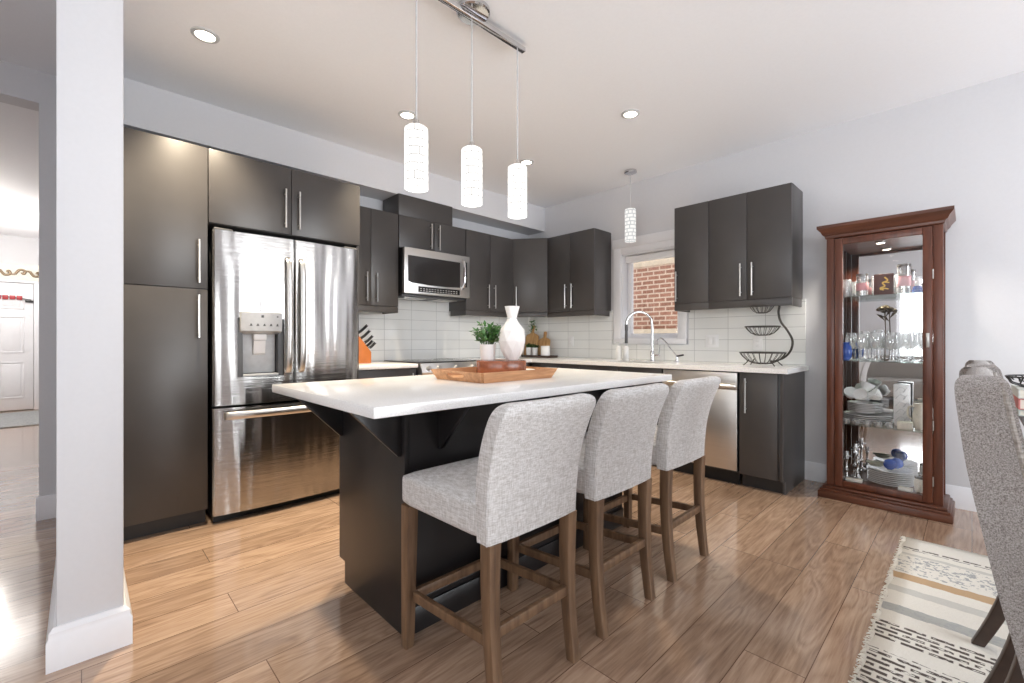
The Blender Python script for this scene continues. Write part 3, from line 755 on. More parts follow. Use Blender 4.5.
# ------------------------------------------------------------------ range
rg = thing('range', 'stainless slide-in range with a black glass cooktop', 'stove', (XW + U0, 2.517, 0))
b = B(); box(b, (0, -0.378, 0.06), (0.60, 0.378, 0.906), 0.003); obj('body', b, M['darkgrey'], rg)
b = B(); box(b, (0.0, -0.385, 0.912), (0.645, 0.385, 0.922), 0.003); ck = obj('cooktop', b, M['blackglass'], rg)
for x, y, r in ((0.18, -0.19, 0.08), (0.18, 0.19, 0.1), (0.46, -0.19, 0.1), (0.46, 0.19, 0.08)): obj('burner_ring', lathe(B(), [(r - 0.003, 0.9222), (r, 0.9228), (r + 0.003, 0.9222)], (x, y, 0), 28), M['darkgrey'], ck)
b = B(); prism(b, [(0.601, 0.80), (0.66, 0.80), (0.672, 0.83), (0.645, 0.911), (0.601, 0.911)], 1, -0.378, 0.378, 0.002); obj('control_panel', b, M['steel_flat'], rg)
for y in (-0.31, -0.2, 0.0, 0.2, 0.31):
    b = B(); tube(b, [(0.655, y, 0.862), (0.69, y, 0.874)], 0.021, 16, rads=[0.023, 0.018]); obj('knob', b, M['nickel'], rg)
b = B(); box(b, (0.601, -0.375, 0.24), (0.64, 0.375, 0.795), 0.004); od = obj('oven_door', b, M['steel_flat'], rg)
b = B(); box(b, (0.64, -0.27, 0.33), (0.6425, 0.27, 0.68), 0.001); obj('oven_window', b, M['blackglass'], od)
b = B(); tube(b, [(0.675, -0.34, 0.755), (0.675, 0.34, 0.755)], 0.012, 10)
for y in (-0.3, 0.3): tube(b, [(0.675, y, 0.755), (0.638, y, 0.755)], 0.008, 8)
obj('handle', b, M['nickel'], od)
b = B(); box(b, (0.601, -0.375, 0.085), (0.635, 0.375, 0.232), 0.004); obj('storage_drawer', b, M['steel_flat'], rg)
b = B(); box(b, (0.05, -0.36, 0.0), (0.56, 0.36, 0.059)); obj('plinth', b, M['black'], rg)

# ------------------------------------------------------------------ dishwasher
dw = thing('dishwasher', 'stainless dishwasher between the sink cabinet and the end cabinet', 'dishwasher', (-1.547, YN - U0, 0))
b = B(); box(b, (-0.298, -0.555, 0.1), (0.298, -0.01, 0.866), 0.002); obj('body', b, M['darkgrey'], dw)
b = B(); box(b, (-0.3, -0.585, 0.115), (0.3, -0.556, 0.735), 0.004); obj('door', b, M['steel_dw'], dw)
b = B(); box(b, (-0.3, -0.58, 0.738), (0.3, -0.556, 0.866), 0.003); cp = obj('control_panel', b, M['steel_dw'], dw)
b = B(); tube(b, smoothpath([(-0.28, -0.588, 0.765), (-0.26, -0.62, 0.765), (0, -0.63, 0.765), (0.26, -0.62, 0.765), (0.28, -0.588, 0.765)], 5), 0.014, 10); obj('handle', b, M['steel_dw'], dw)
b = B(); box(b, (-0.297, -0.52, 0.0), (0.297, -0.5, 0.099)); obj('toe_kick', b, M['black'], dw)

# ------------------------------------------------------------------ island
il = thing('kitchen_island', 'black kitchen island base with triangular brackets under its worktop', 'island', (-1.76, 1.6, 0))
IX0, IX1, IY0, IY1 = -0.30, 0.285, -0.732, 0.76
IZ = 0.874
b = B(); prism(b, [(IX0, 0.1), (IX0 + 0.06, 0.1), (IX0 + 0.06, 0), (IX1, 0), (IX1, IZ), (IX0, IZ)], 1, IY0, IY0 + 0.019, 0.001); obj('end_panel', b, M['island'], il)
b = B(); prism(b, [(IX0, 0.1), (IX0 + 0.06, 0.1), (IX0 + 0.06, 0), (IX1, 0), (IX1, IZ), (IX0, IZ)], 1, IY1 - 0.019, IY1, 0.001); obj('end_panel', b, M['island'], il)
b = B(); box(b, (IX0 + 0.02, IY0 + 0.0195, 0.1), (IX1 - 0.012, IY1 - 0.0195, IZ)); obj('body', b, M['island'], il, smooth=False)
b = B(); box(b, (IX1 - 0.0118, IY0 + 0.0195, 0.0), (IX1 - 0.001, IY1 - 0.0195, IZ)); 
obj('back_panel', b, M['island'], il, smooth=False)
b = B(); box(b, (IX1 - 0.001, IY0 + 0.06, 0.115), (IX1 + 0.006, IY1 - 0.06, 0.13), 0.003); box(b, (IX1 - 0.001, IY0 + 0.0, 0.0), (IX1 + 0.008, IY1, 0.1), 0.002); obj('base_trim', b, M['island'], il)
b = B(); box(b, (IX0 + 0.06, IY0 + 0.02, 0), (IX0 + 0.08, IY1 - 0.02, 0.1)); obj('toe_kick', b, M['cab_edge'], il)
for i in range(3):
    y0_ = IY0 + 0.02 + i * 0.484; y1_ = y0_ + 0.483
    b = B(); box(b, (IX0, y0_ + 0.002, 0.105), (IX0 + 0.019, y1_ - 0.002, IZ - 0.004), 0.002); d = obj('door', b, M['island'], il)
    b = B(); ym = (y0_ + y1_) / 2
    tube(b, [(IX0 - 0.03, ym - 0.12, 0.80), (IX0 - 0.03, ym + 0.12, 0.80)], 0.006, 10)
    for yy in (-0.09, 0.09): tube(b, [(IX0 - 0.03, ym + yy, 0.80), (IX0 + 0.001, ym + yy, 0.80)], 0.0045, 8)
    obj('handle', b, M['nickel'], d)
for x in (IX0 + 0.035, IX1 - 0.03):                 # brackets under the end overhang
    b = B(); prism(b, [(IY0 - 0.0005, IZ), (IY0 - 0.20, IZ), (IY0 - 0.20, IZ - 0.012), (IY0 - 0.012, IZ - 0.20), (IY0 - 0.0005, IZ - 0.20)], 0, x - 0.009, x + 0.009, 0.001); obj('bracket', b, M['island'], il)
for y in (IY0 + 0.16, IY0 + 0.62, IY1 - 0.16):      # brackets on the stool side
    b = B(); prism(b, [(IX1 + 0.0005, IZ), (IX1 + 0.18, IZ), (IX1 + 0.18, IZ - 0.012), (IX1 + 0.012, IZ - 0.19), (IX1 + 0.0005, IZ - 0.19)], 1, y - 0.009, y + 0.009, 0.001); obj('bracket', b, M['island'], il)
b = B(); box(b, (-2.235, 0.628, 0.875), (-1.245, 2.535, 0.911), 0.004); tag(obj('island_worktop', b, M['quartz']), 'thick white quartz island top overhanging the black base', 'worktop')

# ------------------------------------------------------------------ bar stools
def leg_bm(x0, y0, x1, y1, zt, w0=0.046, w1=0.036, curve=0.0, lean=0.0):
    b = B(); rows = []
    n = 8
    for i in range(n + 1):
        t = i / n; x = x0 + (x1 - x0) * t + curve * math.sin(PI * t) + lean * t * t; y = y0 + (y1 - y0) * t; h = (w0 + (w1 - w0) * t) / 2
        z = zt * (1 - t)
        rows.append([b.verts.new(v) for v in ((x - h, y - h, z), (x + h, y - h, z), (x + h, y + h, z), (x - h, y + h, z))])
    for r0, r1 in zip(rows, rows[1:]): bridge(b, r0, r1)
    b.faces.new(rows[0]); b.faces.new(rows[-1])
    bmesh.ops.recalc_face_normals(b, faces=b.faces[:])
    es = [e for e in b.edges if abs(e.verts[0].co.z - e.verts[1].co.z) > 0.02]
    bmesh.ops.bevel(b, geom=es, offset=0.004, segments=2, profile=0.5, affect='EDGES')
    return b
def cushion(bm, x0, x1, y0, y1, z0, z1, r, crown=0.0, taper=0.0, nx=8, ny=8):
    """rounded upholstered block with a crowned top; taper narrows the +x end"""
    def edge(t, n, a, c):
        return a + (c - a) * t / n
    box(bm, (x0, y0, z0), (x1, y1, z1))
    bmesh.ops.subdivide_edges(bm, edges=bm.edges[:], cuts=7, use_grid_fill=True)
    cx, cy, cz = (x0 + x1) / 2, (y0 + y1) / 2, (z0 + z1) / 2
    hx_, hy_, hz_ = (x1 - x0) / 2, (y1 - y0) / 2, (z1 - z0) / 2
    for v in bm.verts:
        p = Vector((v.co.x - cx, v.co.y - cy, v.co.z - cz))
        inner = Vector((max(-hx_ + r, min(hx_ - r, p.x)), max(-hy_ + r, min(hy_ - r, p.y)), max(-hz_ + r, min(hz_ - r, p.z))))
        d = p - inner
        if d.length > 1e-6: p = inner + d.normalized() * r if d.length > r * 0.999 or sum(1 for q in d if abs(q) > 1e-6) > 1 else p
        u, w_ = p.x / hx_, p.y / hy_
        if p.z > 0: p.z += crown * max(0, 1 - u * u) * max(0, 1 - w_ * w_)
        p.y *= 1 - taper * (u + 1) / 2
        v.co = Vector((cx + p.x, cy + p.y, cz + p.z))
def back_bm(prof_f, prof_r, hw_b, hw_t, e=0.014, ny=10, top_r=0.05, wing=0.0):
    """upholstered back: prof_f / prof_r = [(x,z)] front and rear faces from bottom to top"""
    prof_f = [(p.x, p.z) for p in smoothpath([(x, 0, z) for x, z in prof_f], 3)]; prof_r = [(p.x, p.z) for p in smoothpath([(x, 0, z) for x, z in prof_r], 3)]
    b = B(); rows = []
    n = len(prof_f)
    zb, zt = prof_f[0][1], prof_f[-1][1]
    for (xf, zf), (xr, zr) in zip(prof_f, prof_r):
        t = (zf - zb) / (zt - zb); hw = hw_b + (hw_t - hw_b) * t
        dz = max(0.0, zf - (zt - top_r)); cut = top_r - math.sqrt(max(0, top_r ** 2 - dz ** 2)) if dz > 0 else 0
        hw -= cut * 0.9
        lo = []
        for y in [-hw + hw * 2 * i / ny for i in range(ny + 1)]:
            lo.append((xf - wing * (y / hw) ** 2, y, zf))
        hi = [(xr - wing * 0.6 * (y / hw) ** 2, y, zr) for y in [hw - hw * 2 * i / ny for i in range(ny + 1)]]
        # rounded vertical corners
        pts = [(lo[0][0] + e, lo[0][1], zf)] + [(lo[0][0] + e * 0.3, lo[0][1] + e * 0.3, zf)] + [(q[0], q[1] + (e if i == 0 else -e if i == ny else 0), q[2]) for i, q in enumerate(lo)] + [(lo[-1][0] + e * 0.3, lo[-1][1] - e * 0.3, zf), (lo[-1][0] + e, lo[-1][1], zf)]
        pts += [(hi[0][0] - e, hi[0][1], zr), (hi[0][0] - e * 0.3, hi[0][1] - e * 0.3, zr)] + [(q[0], q[1] + (-e if i == 0 else e if i == ny else 0), q[2]) for i, q in enumerate(hi)] + [(hi[-1][0] - e * 0.3, hi[-1][1] + e * 0.3, zr), (hi[-1][0] - e, hi[-1][1], zr)]
        rows.append([b.verts.new(p) for p in pts])
    for r0, r1 in zip(rows, rows[1:]): bridge(b, r0, r1)
    b.faces.new(rows[0]); b.faces.new(rows[-1])
    return b
def make_stool():
    t = thing('bar_stool', '', 'bar stool', (0, 0, 0), 0, 'upholstered bar stools along the island')
    b = B(); cushion(b, -0.245, 0.205, -0.222, 0.222, 0.515, 0.63, 0.024, 0.022, 0.06); obj('seat', b, M['linen'], t, angle=60)
    pf = [(0.184, 0.51), (0.182, 0.58), (0.183, 0.64), (0.191, 0.70), (0.206, 0.77), (0.231, 0.84), (0.256, 0.89), (0.270, 0.917), (0.284, 0.931)]
    pr_ = [(0.236, 0.51), (0.238, 0.58), (0.242, 0.64), (0.250, 0.70), (0.266, 0.77), (0.290, 0.84), (0.312, 0.89), (0.317, 0.917), (0.306, 0.931)]
    b = back_bm(pf, pr_, 0.207, 0.224, e=0.008, wing=0.012); bk = obj('backrest', b, M['linen'], t, angle=32)
    for sy in (-1, 1):
        for pp, dx in ((pf, 0.006), (pr_, -0.006)):
            b = B(); tube(b, [(x + dx - 0.008, sy * (0.2065 + 0.015 * (z - 0.51) / 0.421), z) for x, z in pp[:7]], 0.0028, 6); obj('seam', b, M['linen'], bk)
    for sy in (-1, 1):
        obj('leg', leg_bm(-0.22, sy * 0.195, -0.226, sy * 0.2, 0.516), M['stoolwood'], t)
        obj('leg', leg_bm(0.212, sy * 0.182, 0.208, sy * 0.178, 0.511, 0.046, 0.036, -0.006, 0.03), M['stoolwood'], t)
        b = B(); prism(b, [(-0.19, 0.175), (0.2, 0.205), (0.2, 0.238), (-0.19, 0.208)], 1, sy * 0.19 - 0.01, sy * 0.19 + 0.01, 0.002); obj('stretcher', b, M['stoolwood'], t)
    b = B(); box(b, (-0.233, -0.176, 0.16), (-0.213, 0.176, 0.196), 0.003); obj('stretcher', b, M['stoolwood'], t)
    b = B(); box(b, (0.205, -0.163, 0.222), (0.225, 0.163, 0.256), 0.003); obj('stretcher', b, M['stoolwood'], t)
    return t
st = make_stool()
move(st, (-1.205, 1.055, 0), 0, 'nearest grey upholstered bar stool, at the left end of the island')
move(copy_tree(st), (-1.205, 1.588, 0), 0, 'middle grey upholstered bar stool, between the other two')
move(copy_tree(st), (-1.205, 2.148, 0), 0, 'farthest grey upholstered bar stool, at the right end of the island by the dishwasher')

# ------------------------------------------------------------------ island tray and what stands on it
ty = thing('serving_tray', 'flared wooden serving tray on the white island top', 'tray', (-1.78, 1.596, 0.9115))
hx_, hy_ = 0.18, 0.24
b = B(); box(b, (-hx_, -hy_, 0), (hx_, hy_, 0.012), 0.002); obj('tray_base', b, M['traywood'], ty)
fl = 0.024; hh = 0.05; th_ = 0.011
for sx in (-1, 1):
    b = B()
    def V(y, z, o): return (sx * (hx_ + fl * z / hh + o), y, z)
    q = [[V(-hy_ - fl * z / hh - (th_ if 0 else 0), z, o) for z in (0.0, hh)] + [V(hy_ + fl * z / hh, z, o) for z in (hh, 0.0)] for o in (0, th_)]
    A_ = [b.verts.new(p) for p in q[0]]; C_ = [b.verts.new(p) for p in q[1]]
    b.faces.new(A_); b.faces.new(C_[::-1]); bridge(b, A_, C_); obj('tray_side', b, M['traywood'], ty, smooth=False)
for sy in (-1, 1):
    b = B()
    # end board with a rounded hand hole
    W_ = hx_ + 0.0; outer = []; hole = []
    n = 24
    def PZ(x, z, o): return (x * (1 + fl * z / hh / hx_), sy * (hy_ + fl * z / hh + o), z)
    hl_ = [(0.062 * (abs(math.cos(a)) ** 0.6) * (1 if math.cos(a) >= 0 else -1), 0.028 + 0.012 * math.sin(a)) for a in [2 * PI * i / n for i in range(n)]]
    ol = []
    for i in range(n):
        a = 2 * PI * i / n; cx_, cz_ = math.cos(a), math.sin(a)
        s_ = max(abs(cx_), abs(cz_)); px, pz = cx_ / s_, cz_ / s_
        ol.append((px * W_, 0.025 + pz * 0.025))
    L = [[b.verts.new(PZ(x, z, o)) for x, z in lst] for o in (0, th_) for lst in (ol, hl_)]
    bridge(b, L[0], L[1]); bridge(b, L[2], L[3]); bridge(b, L[0], L[2]); bridge(b, L[1], L[3])
    obj('tray_end', b, M['traywood'], ty, smooth=False)
ws = thing('wood_slab', 'round reddish wood slab lying in the serving tray', 'board', (-1.80, 1.662, 0.9245))
b = B(); pr2 = []
rs = []
for z, k_ in ((0, 0.96), (0.008, 1.0), (0.072, 1.0), (0.08, 0.97)):
    rs.append([b.verts.new((0.138 * k_ * (1 + 0.035 * math.sin(3 * a + 1) + 0.02 * math.sin(7 * a)) * math.cos(a), 0.138 * k_ * (1 + 0.035 * math.sin(3 * a + 1) + 0.02 * math.sin(7 * a)) * math.sin(a), z)) for a in [2 * PI * i / 40 for i in range(40)]])
for a_, c_ in zip(rs, rs[1:]): bridge(b, a_, c_)
b.faces.new(rs[0][::-1]); b.faces.new(rs[-1]); obj('slab', b, M['slabwood'], ws)
sb = thing('coaster', 'small pale bar lying in the tray beside the wood slab', 'coaster', (-1.66, 1.77, 0.9245))
b = B(); box(b, (-0.02, -0.035, 0), (0.02, 0.035, 0.016), 0.004); obj('bar', b, M['cream'], sb)
def plant(name, label, loc, pr, ph, nl, spread, height, leaf, lm, potm, seed):
    rnd = random.Random(seed)
    t = thing(name, label, 'plant', loc)
    b = B(); lathe(b, [(0, 0), (pr * 0.86, 0), (pr * 0.9, 0.004), (pr, ph), (pr * 0.93, ph), (pr * 0.88, ph * 0.8)], seg=28); obj('pot', b, potm, t)
    b = B(); lathe(b, [(0, ph * 0.84), (pr * 0.9, ph * 0.82)], seg=20); obj('soil', b, M['soil'], t)
    b = B(); lb = B()
    for i in range(nl):
        a = rnd.uniform(0, 2 * PI); rr = spread * math.sqrt(rnd.uniform(0, 1)); hz = height * rnd.uniform(0.55, 1.0) * (1 - 0.35 * (rr / spread) ** 2)
        tip = Vector((rr * math.cos(a), rr * math.sin(a), ph + hz)); st_ = Vector((rr * 0.3 * math.cos(a), rr * 0.3 * math.sin(a), ph * 0.82))
        mid = (st_ + tip) / 2 + Vector((0, 0, 0.01))
        tube(b, [st_, mid, tip], 0.0012, 5)
        for k_ in range(9):
            f_ = rnd.uniform(0.3, 1.0); p = st_.lerp(tip, f_)
            dirv = Vector((rnd.uniform(-1, 1), rnd.uniform(-1, 1), rnd.uniform(-0.2, 0.8))).normalized()
            side = dirv.cross(Vector((rnd.uniform(-.4, .4), rnd.uniform(-.4, .4), 1))).normalized(); up = side.cross(dirv)
            L_ = leaf * rnd.uniform(0.7, 1.2); w2 = L_ * 0.3
            v = [lb.verts.new(q) for q in (p, p + dirv * L_ * 0.45 + side * w2 + up * 0.002, p + dirv * L_, p + dirv * L_ * 0.45 - side * w2 + up * 0.002, p + dirv * L_ * 0.5 - up * 0.002)]
            for q in ((0, 1, 4), (1, 2, 4), (2, 3, 4), (3, 0, 4)): lb.faces.new([v[j] for j in q])
    obj('stem', b, M['leafdark'], t); obj('foliage', lb, lm, t, smooth=False)
    return t
plant('potted_plant', 'leafy green plant in a white pot on the wood slab', (-1.90, 1.648, 1.005), 0.045, 0.086, 46, 0.1, 0.135, 0.032, M['leaf'], M['matteceramic'], 3)
vs = thing('vase', 'white faceted vase with a flared neck on the wood slab', 'vase', (-1.785, 1.728, 1.005))
b = B()
prof = [(0.0, 0.0), (0.036, 0.0), (0.062, 0.05), (0.078, 0.105), (0.068, 0.165), (0.036, 0.212), (0.025, 0.232), (0.045, 0.298)]
lathe(b, prof, seg=8, twist=PI / 8); lathe(b, [(0.042, 0.298), (0.021, 0.235)], seg=8, twist=PI / 8)
bmesh.ops.triangulate(b, faces=b.faces[:])
obj('vase_body', b, M['matteceramic'], vs, smooth=False)

# ------------------------------------------------------------------ left worktop: knife block and knives
kb = thing('knife_block', 'orange wooden knife block on the worktop beside the fridge', 'knife block', (-3.83, 1.80, CZ1 + 0.0005))
b = B(); prism(b, [(-0.10, 0), (0.085, 0), (0.085, 0.10), (-0.055, 0.275), (-0.10, 0.24)], 0, -0.05, 0.05, 0.003); obj('block', b, M['knifeblock'], kb)
dn = Vector((0, 0.78, 0.625)); sl = Vector((0, 0.625, -0.78))
def knife(i, pos, L_, label):
    t = thing('knife', label, 'knife', pos, 0, 'knives in the wooden block')
    b = B()
    tube(b, smoothpath([tuple(dn * 0.012), tuple(dn * L_ * 0.5 + sl * 0.004), tuple(dn * L_)], 4), 0.0125, 8); obj('grip', b, M['black'], t)
    b = B(); tube(b, [tuple(dn * 0.0), tuple(dn * 0.014)], 0.013, 8); tube(b, [tuple(dn * (L_ + 0.001)), tuple(dn * (L_ + 0.008))], 0.0125, 8); obj('bolster', b, M['chrome'], t)
top = Vector((-3.83, 1.80 - 0.055, CZ1 + 0.275)); bot = Vector((-3.83, 1.885, CZ1 + 0.10))
kd = [(0.10, 0.012, 0.125, 'black handled knife at the top of the wooden block'), (0.36, -0.004, 0.12, 'black handled knife second from the top of the wooden block'), (0.58, 0.014, 0.105, 'black handled knife third from the top of the wooden block'),
      (0.78, -0.02, 0.09, 'short black knife near the bottom of the wooden block'), (0.86, 0.02, 0.085, 'lowest short black knife in the wooden block')]
for i, (f_, dx, L_, lb_) in enumerate(kd):
    p = top.lerp(bot, f_) + Vector((dx, 0, 0)) + dn * 0.002; knife(i, p, L_, lb_)

# ------------------------------------------------------------------ corner worktop group
ct = thing('corner_tray', 'small dark wooden tray with pots in the corner of the worktop', 'tray', (-3.62, 3.985, CZ1 + 0.0005), 0.0)
b = B(); box(b, (-0.24, -0.09, 0), (0.19, 0.09, 0.012), 0.003)
for q in (((-0.24, -0.09, 0.012), (0.19, -0.08, 0.028)), ((-0.24, 0.08, 0.012), (0.19, 0.09, 0.028)), ((-0.24, -0.08, 0.012), (-0.23, 0.08, 0.028)), ((0.18, -0.08, 0.012), (0.19, 0.08, 0.028))): box(b, *q)
obj('tray_board', b, M['darkwood'], ct)
zt = CZ1 + 0.0135
plant('potted_succulent', 'small green succulent in the left white pot of the corner tray', (-3.80, 3.97, zt), 0.037, 0.105, 16, 0.045, 0.045, 0.03, M['leafdark'], M['ceramic'], 11)
plant('potted_succulent', 'small green succulent in the right white pot of the corner tray', (-3.70, 3.97, zt), 0.035, 0.105, 16, 0.042, 0.04, 0.03, M['leafdark'], M['ceramic'], 12)
cn = thing('canister', 'plain white canister on the right of the corner tray', 'canister', (-3.535, 3.975, zt))
b = B(); lathe(b, [(0, 0), (0.052, 0), (0.056, 0.004), (0.056, 0.122), (0.05, 0.128), (0, 0.128)], seg=28); obj('canister_body', b, M['ceramic'], cn)
def board(label, loc, rz, w_, h_, ang, m=M['boardwood']):
    t = thing('cutting_board', label, 'cutting board', loc, rz)
    out = []
    for i in range(25):
        a = PI * i / 24; out.append((w_ / 2 * math.cos(a), h_ * 0.62 + h_ * 0.13 * math.sin(a)))
    nk = [(-0.018, h_ * 0.78), (-0.02, h_ * 0.95), (-0.012, h_), (0.012, h_), (0.02, h_ * 0.95), (0.018, h_ * 0.78)][::-1]
    arc1 = [p for p in out if p[0] > 0.03]; arc2 = [p for p in out if p[0] < -0.03]
    pts = [(-w_ / 2, 0.02), (-w_ / 2 + 0.02, 0), (w_ / 2 - 0.02, 0), (w_ / 2, 0.02)] + arc1 + nk + arc2
    b = B(); prism(b, pts, 1, -0.009, 0.009, 0.002)
    for v in b.verts:
        p = v.co.copy(); v.co = Vector((p.x, p.y + p.z * math.sin(ang), p.z * math.cos(ang)))
    obj('board', b, m, t); return t
board('tall wooden cutting board leaning on the splashback behind the small pots', (-3.893, 4.085, CZ1 + 0.001), 0.0, 0.21, 0.40, 0.16)
board('shorter wooden cutting board leaning on the splashback to the right of the tall one', (-3.69, 4.098, CZ1 + 0.001), 0.0, 0.185, 0.32, 0.16)
eb = thing('eucalyptus_sprig', 'green sprig of leaves hanging at the top of the tall cutting board', 'sprig', (-3.88, 4.115, 1.27))
lb = B(); rnd = random.Random(5)
for i in range(60):
    p = Vector((rnd.gauss(0, 0.03), rnd.uniform(-0.03, 0.015), rnd.gauss(0.02, 0.035))); d_ = Vector((rnd.uniform(-1, 1), rnd.uniform(-1, 0.3), rnd.uniform(-0.5, 1))).normalized(); s_ = d_.cross(Vector((0.2, 0.3, 1))).normalized()
    v = [lb.verts.new(q) for q in (p, p + d_ * 0.018 + s_ * 0.009, p + d_ * 0.036, p + d_ * 0.018 - s_ * 0.009)]; lb.faces.new(v)
obj('foliage', lb, M['leaf'], eb, smooth=False)
b = B(); tube(b, [(0, 0.0, 0.06), (0.005, -0.01, 0.0), (0, -0.015, -0.06)], 0.002, 6); obj('stem', b, M['leafdark'], eb)

# outlets and switch plates
def plate(name, label, x, z, w_, h_, gang, cat):
    t = thing(name, label, cat, (x, YN - 0.0122, z))
    b = B(); box(b, (-w_ / 2, -0.006, -h_ / 2), (w_ / 2, 0, h_ / 2), 0.002); obj('cover_plate', b, M['whiteplastic'], t)
    b = B()
    for i in range(gang):
        cx_ = (i - (gang - 1) / 2) * 0.046
        if name == 'light_switch': box(b, (cx_ - 0.017, -0.009, -0.034), (cx_ + 0.017, -0.006, 0.034), 0.002)
        else:
            for zz in (-0.02, 0.02): box(b, (cx_ - 0.015, -0.0085, zz - 0.014), (cx_ + 0.015, -0.006, zz + 0.014), 0.002)
    obj('rocker' if name == 'light_switch' else 'socket', b, M['ceramic'], t)
plate('wall_outlet', 'white wall outlet on the tiles below the cabinet left of the window', -3.31, 1.105, 0.075, 0.118, 1, 'outlet')
plate('light_switch', 'wide white switch plate on the tiles right of the window', -1.665, 1.11, 0.12, 0.118, 2, 'switch')
plate('wall_outlet', 'white wall outlet on the tiles behind the wire fruit stand', -1.28, 1.095, 0.075, 0.118, 1, 'outlet')

# faucets and soap
fa = thing('kitchen_faucet', 'tall chrome gooseneck faucet with a dark pull-down hose at the sink', 'faucet', (-2.2, 4.06, CZ1 + 0.0005))
b = B(); lathe(b, [(0, 0), (0.028, 0), (0.028, 0.006), (0.021, 0.012), (0.02, 0.09), (0.016, 0.1), (0, 0.1)], seg=20); obj('faucet_base', b, M['chrome'], fa)
ex, ey = -0.17, -0.20
b = B(); arc = [(0, 0, 0.09), (0, 0, 0.22), (0.0, 0.0, 0.33)]
for i in range(1, 9):
    a = PI * i / 8; f_ = (1 - math.cos(a)) / 2; arc.append((ex * f_, ey * f_, 0.36 + 0.125 * math.sin(a)))
tube(b, smoothpath(arc, 4), 0.0125, 12); obj('gooseneck', b, M['chrome'], fa)
b = B(); tube(b, [(ex, ey, 0.36), (ex, ey, 0.30)], 0.0145, 12); tube(b, [(ex, ey, 0.30), (ex, ey, 0.175)], 0.013, 12, rads=[0.012, 0.016]); obj('spray_head', b, M['darkgrey'], fa)
b = B(); tube(b, [(0.012, 0, 0.055), (0.075, -0.005, 0.06)], 0.011, 10); tube(b, [(0.072, -0.005, 0.06), (0.082, -0.006, 0.16)], 0.006, 8); obj('lever', b, M['chrome'], fa)
ff = thing('filter_faucet', 'slim chrome filtered water tap right of the main faucet', 'faucet', (-1.945, 4.06, CZ1 + 0.0005))
b = B(); lathe(b, [(0, 0), (0.022, 0), (0.022, 0.005), (0.014, 0.01), (0.013, 0.05), (0, 0.052)], seg=18); obj('faucet_base', b, M['chrome'], ff)
b = B(); tube(b, smoothpath([(0, 0, 0.05), (-0.045, -0.04, 0.13), (-0.085, -0.075, 0.20), (-0.115, -0.1, 0.225), (-0.135, -0.118, 0.205), (-0.14, -0.122, 0.165)], 5), 0.006, 10); obj('spout', b, M['chrome'], ff)
b = B(); tube(b, [(0.005, -0.005, 0.055), (0.07, -0.02, 0.068)], 0.009, 8); obj('lever', b, M['darkgrey'], ff)
def soap(label, x, y, h_):
    t = thing('soap_bottle', label, 'soap bottle', (x, y, CZ1 + 0.0005), 0, 'soap bottles by the sink')
    b = B(); lathe(b, [(0, 0), (0.026, 0), (0.029, 0.006), (0.029, h_ - 0.03), (0.022, h_ - 0.008), (0.012, h_), (0, h_)], seg=20); obj('bottle_body', b, M['ceramic'], t)
    b = B(); lathe(b, [(0.013, h_), (0.013, h_ + 0.014), (0.005, h_ + 0.016), (0.005, h_ + 0.035), (0, h_ + 0.035)], seg=12); tube(b, [(0.004, 0, h_ + 0.033), (-0.03, -0.012, h_ + 0.03)], 0.005, 8); obj('pump', b, M['lightgrey'], t)
soap('white soap bottle left of the faucet, the one nearer the window edge', -2.56, 4.03, 0.15)
soap('white soap bottle left of the faucet, the one nearer the faucet', -2.47, 4.02, 0.15)

# ------------------------------------------------------------------ three-tier wire fruit stand
fs = thing('fruit_stand', 'three-tier dark wire fruit stand at the end of the worktop', 'fruit stand', (-1.14, 3.93, CZ1 + 0.0005))
def wire_bowl(cx_, cz_, R_, dep_, nw):
    b = B()
    loop_tube(b, [(cx_ + R_ * math.cos(2 * PI * i / 32), R_ * math.sin(2 * PI * i / 32), cz_) for i in range(32)], 0.0042, 6)
    loop_tube(b, [(cx_ + R_ * 0.42 * math.cos(2 * PI * i / 20), R_ * 0.42 * math.sin(2 * PI * i / 20), cz_ - dep_) for i in range(20)], 0.003, 6)
    for i in range(nw):
        a = 2 * PI * i / nw
        pts = [(cx_ + R_ * r_ * math.cos(a), R_ * r_ * math.sin(a), cz_ - dep_ * z_) for r_, z_ in ((1, 0), (0.88, 0.35), (0.66, 0.78), (0.42, 1.0), (0.2, 1.06), (0.0, 1.07))]
        tube(b, pts, 0.0022, 5)
    obj('basket', b, M['wire'], fs)
wire_bowl(-0.03, 0.105, 0.165, 0.085, 22); wire_bowl(-0.03, 0.315, 0.125, 0.068, 18); wire_bowl(-0.035, 0.485, 0.09, 0.06, 14)
for sy in (-0.012, 0.012):
    b = B(); tube(b, smoothpath([(0.03, sy, 0.035), (0.11, sy, 0.06), (0.165, sy, 0.12), (0.18, sy, 0.2), (0.145, sy, 0.28), (0.10, sy, 0.35), (0.085, sy, 0.42), (0.09, sy, 0.475), (0.07, sy, 0.50), (0.045, sy, 0.487)], 6), 0.0055, 8); obj('stand_rod', b, M['wire'], fs)
for a in (0.6, 2.5, 3.8, 5.6):
    b = B(); ca, sa = math.cos(a), math.sin(a); tube(b, [(-0.03 + 0.10 * ca, 0.10 * sa, 0.05), (-0.03 + 0.125 * ca, 0.125 * sa, 0.02), (-0.03 + 0.145 * ca, 0.145 * sa, 0.004)], 0.0042, 6); obj('foot', b, M['wire'], fs)

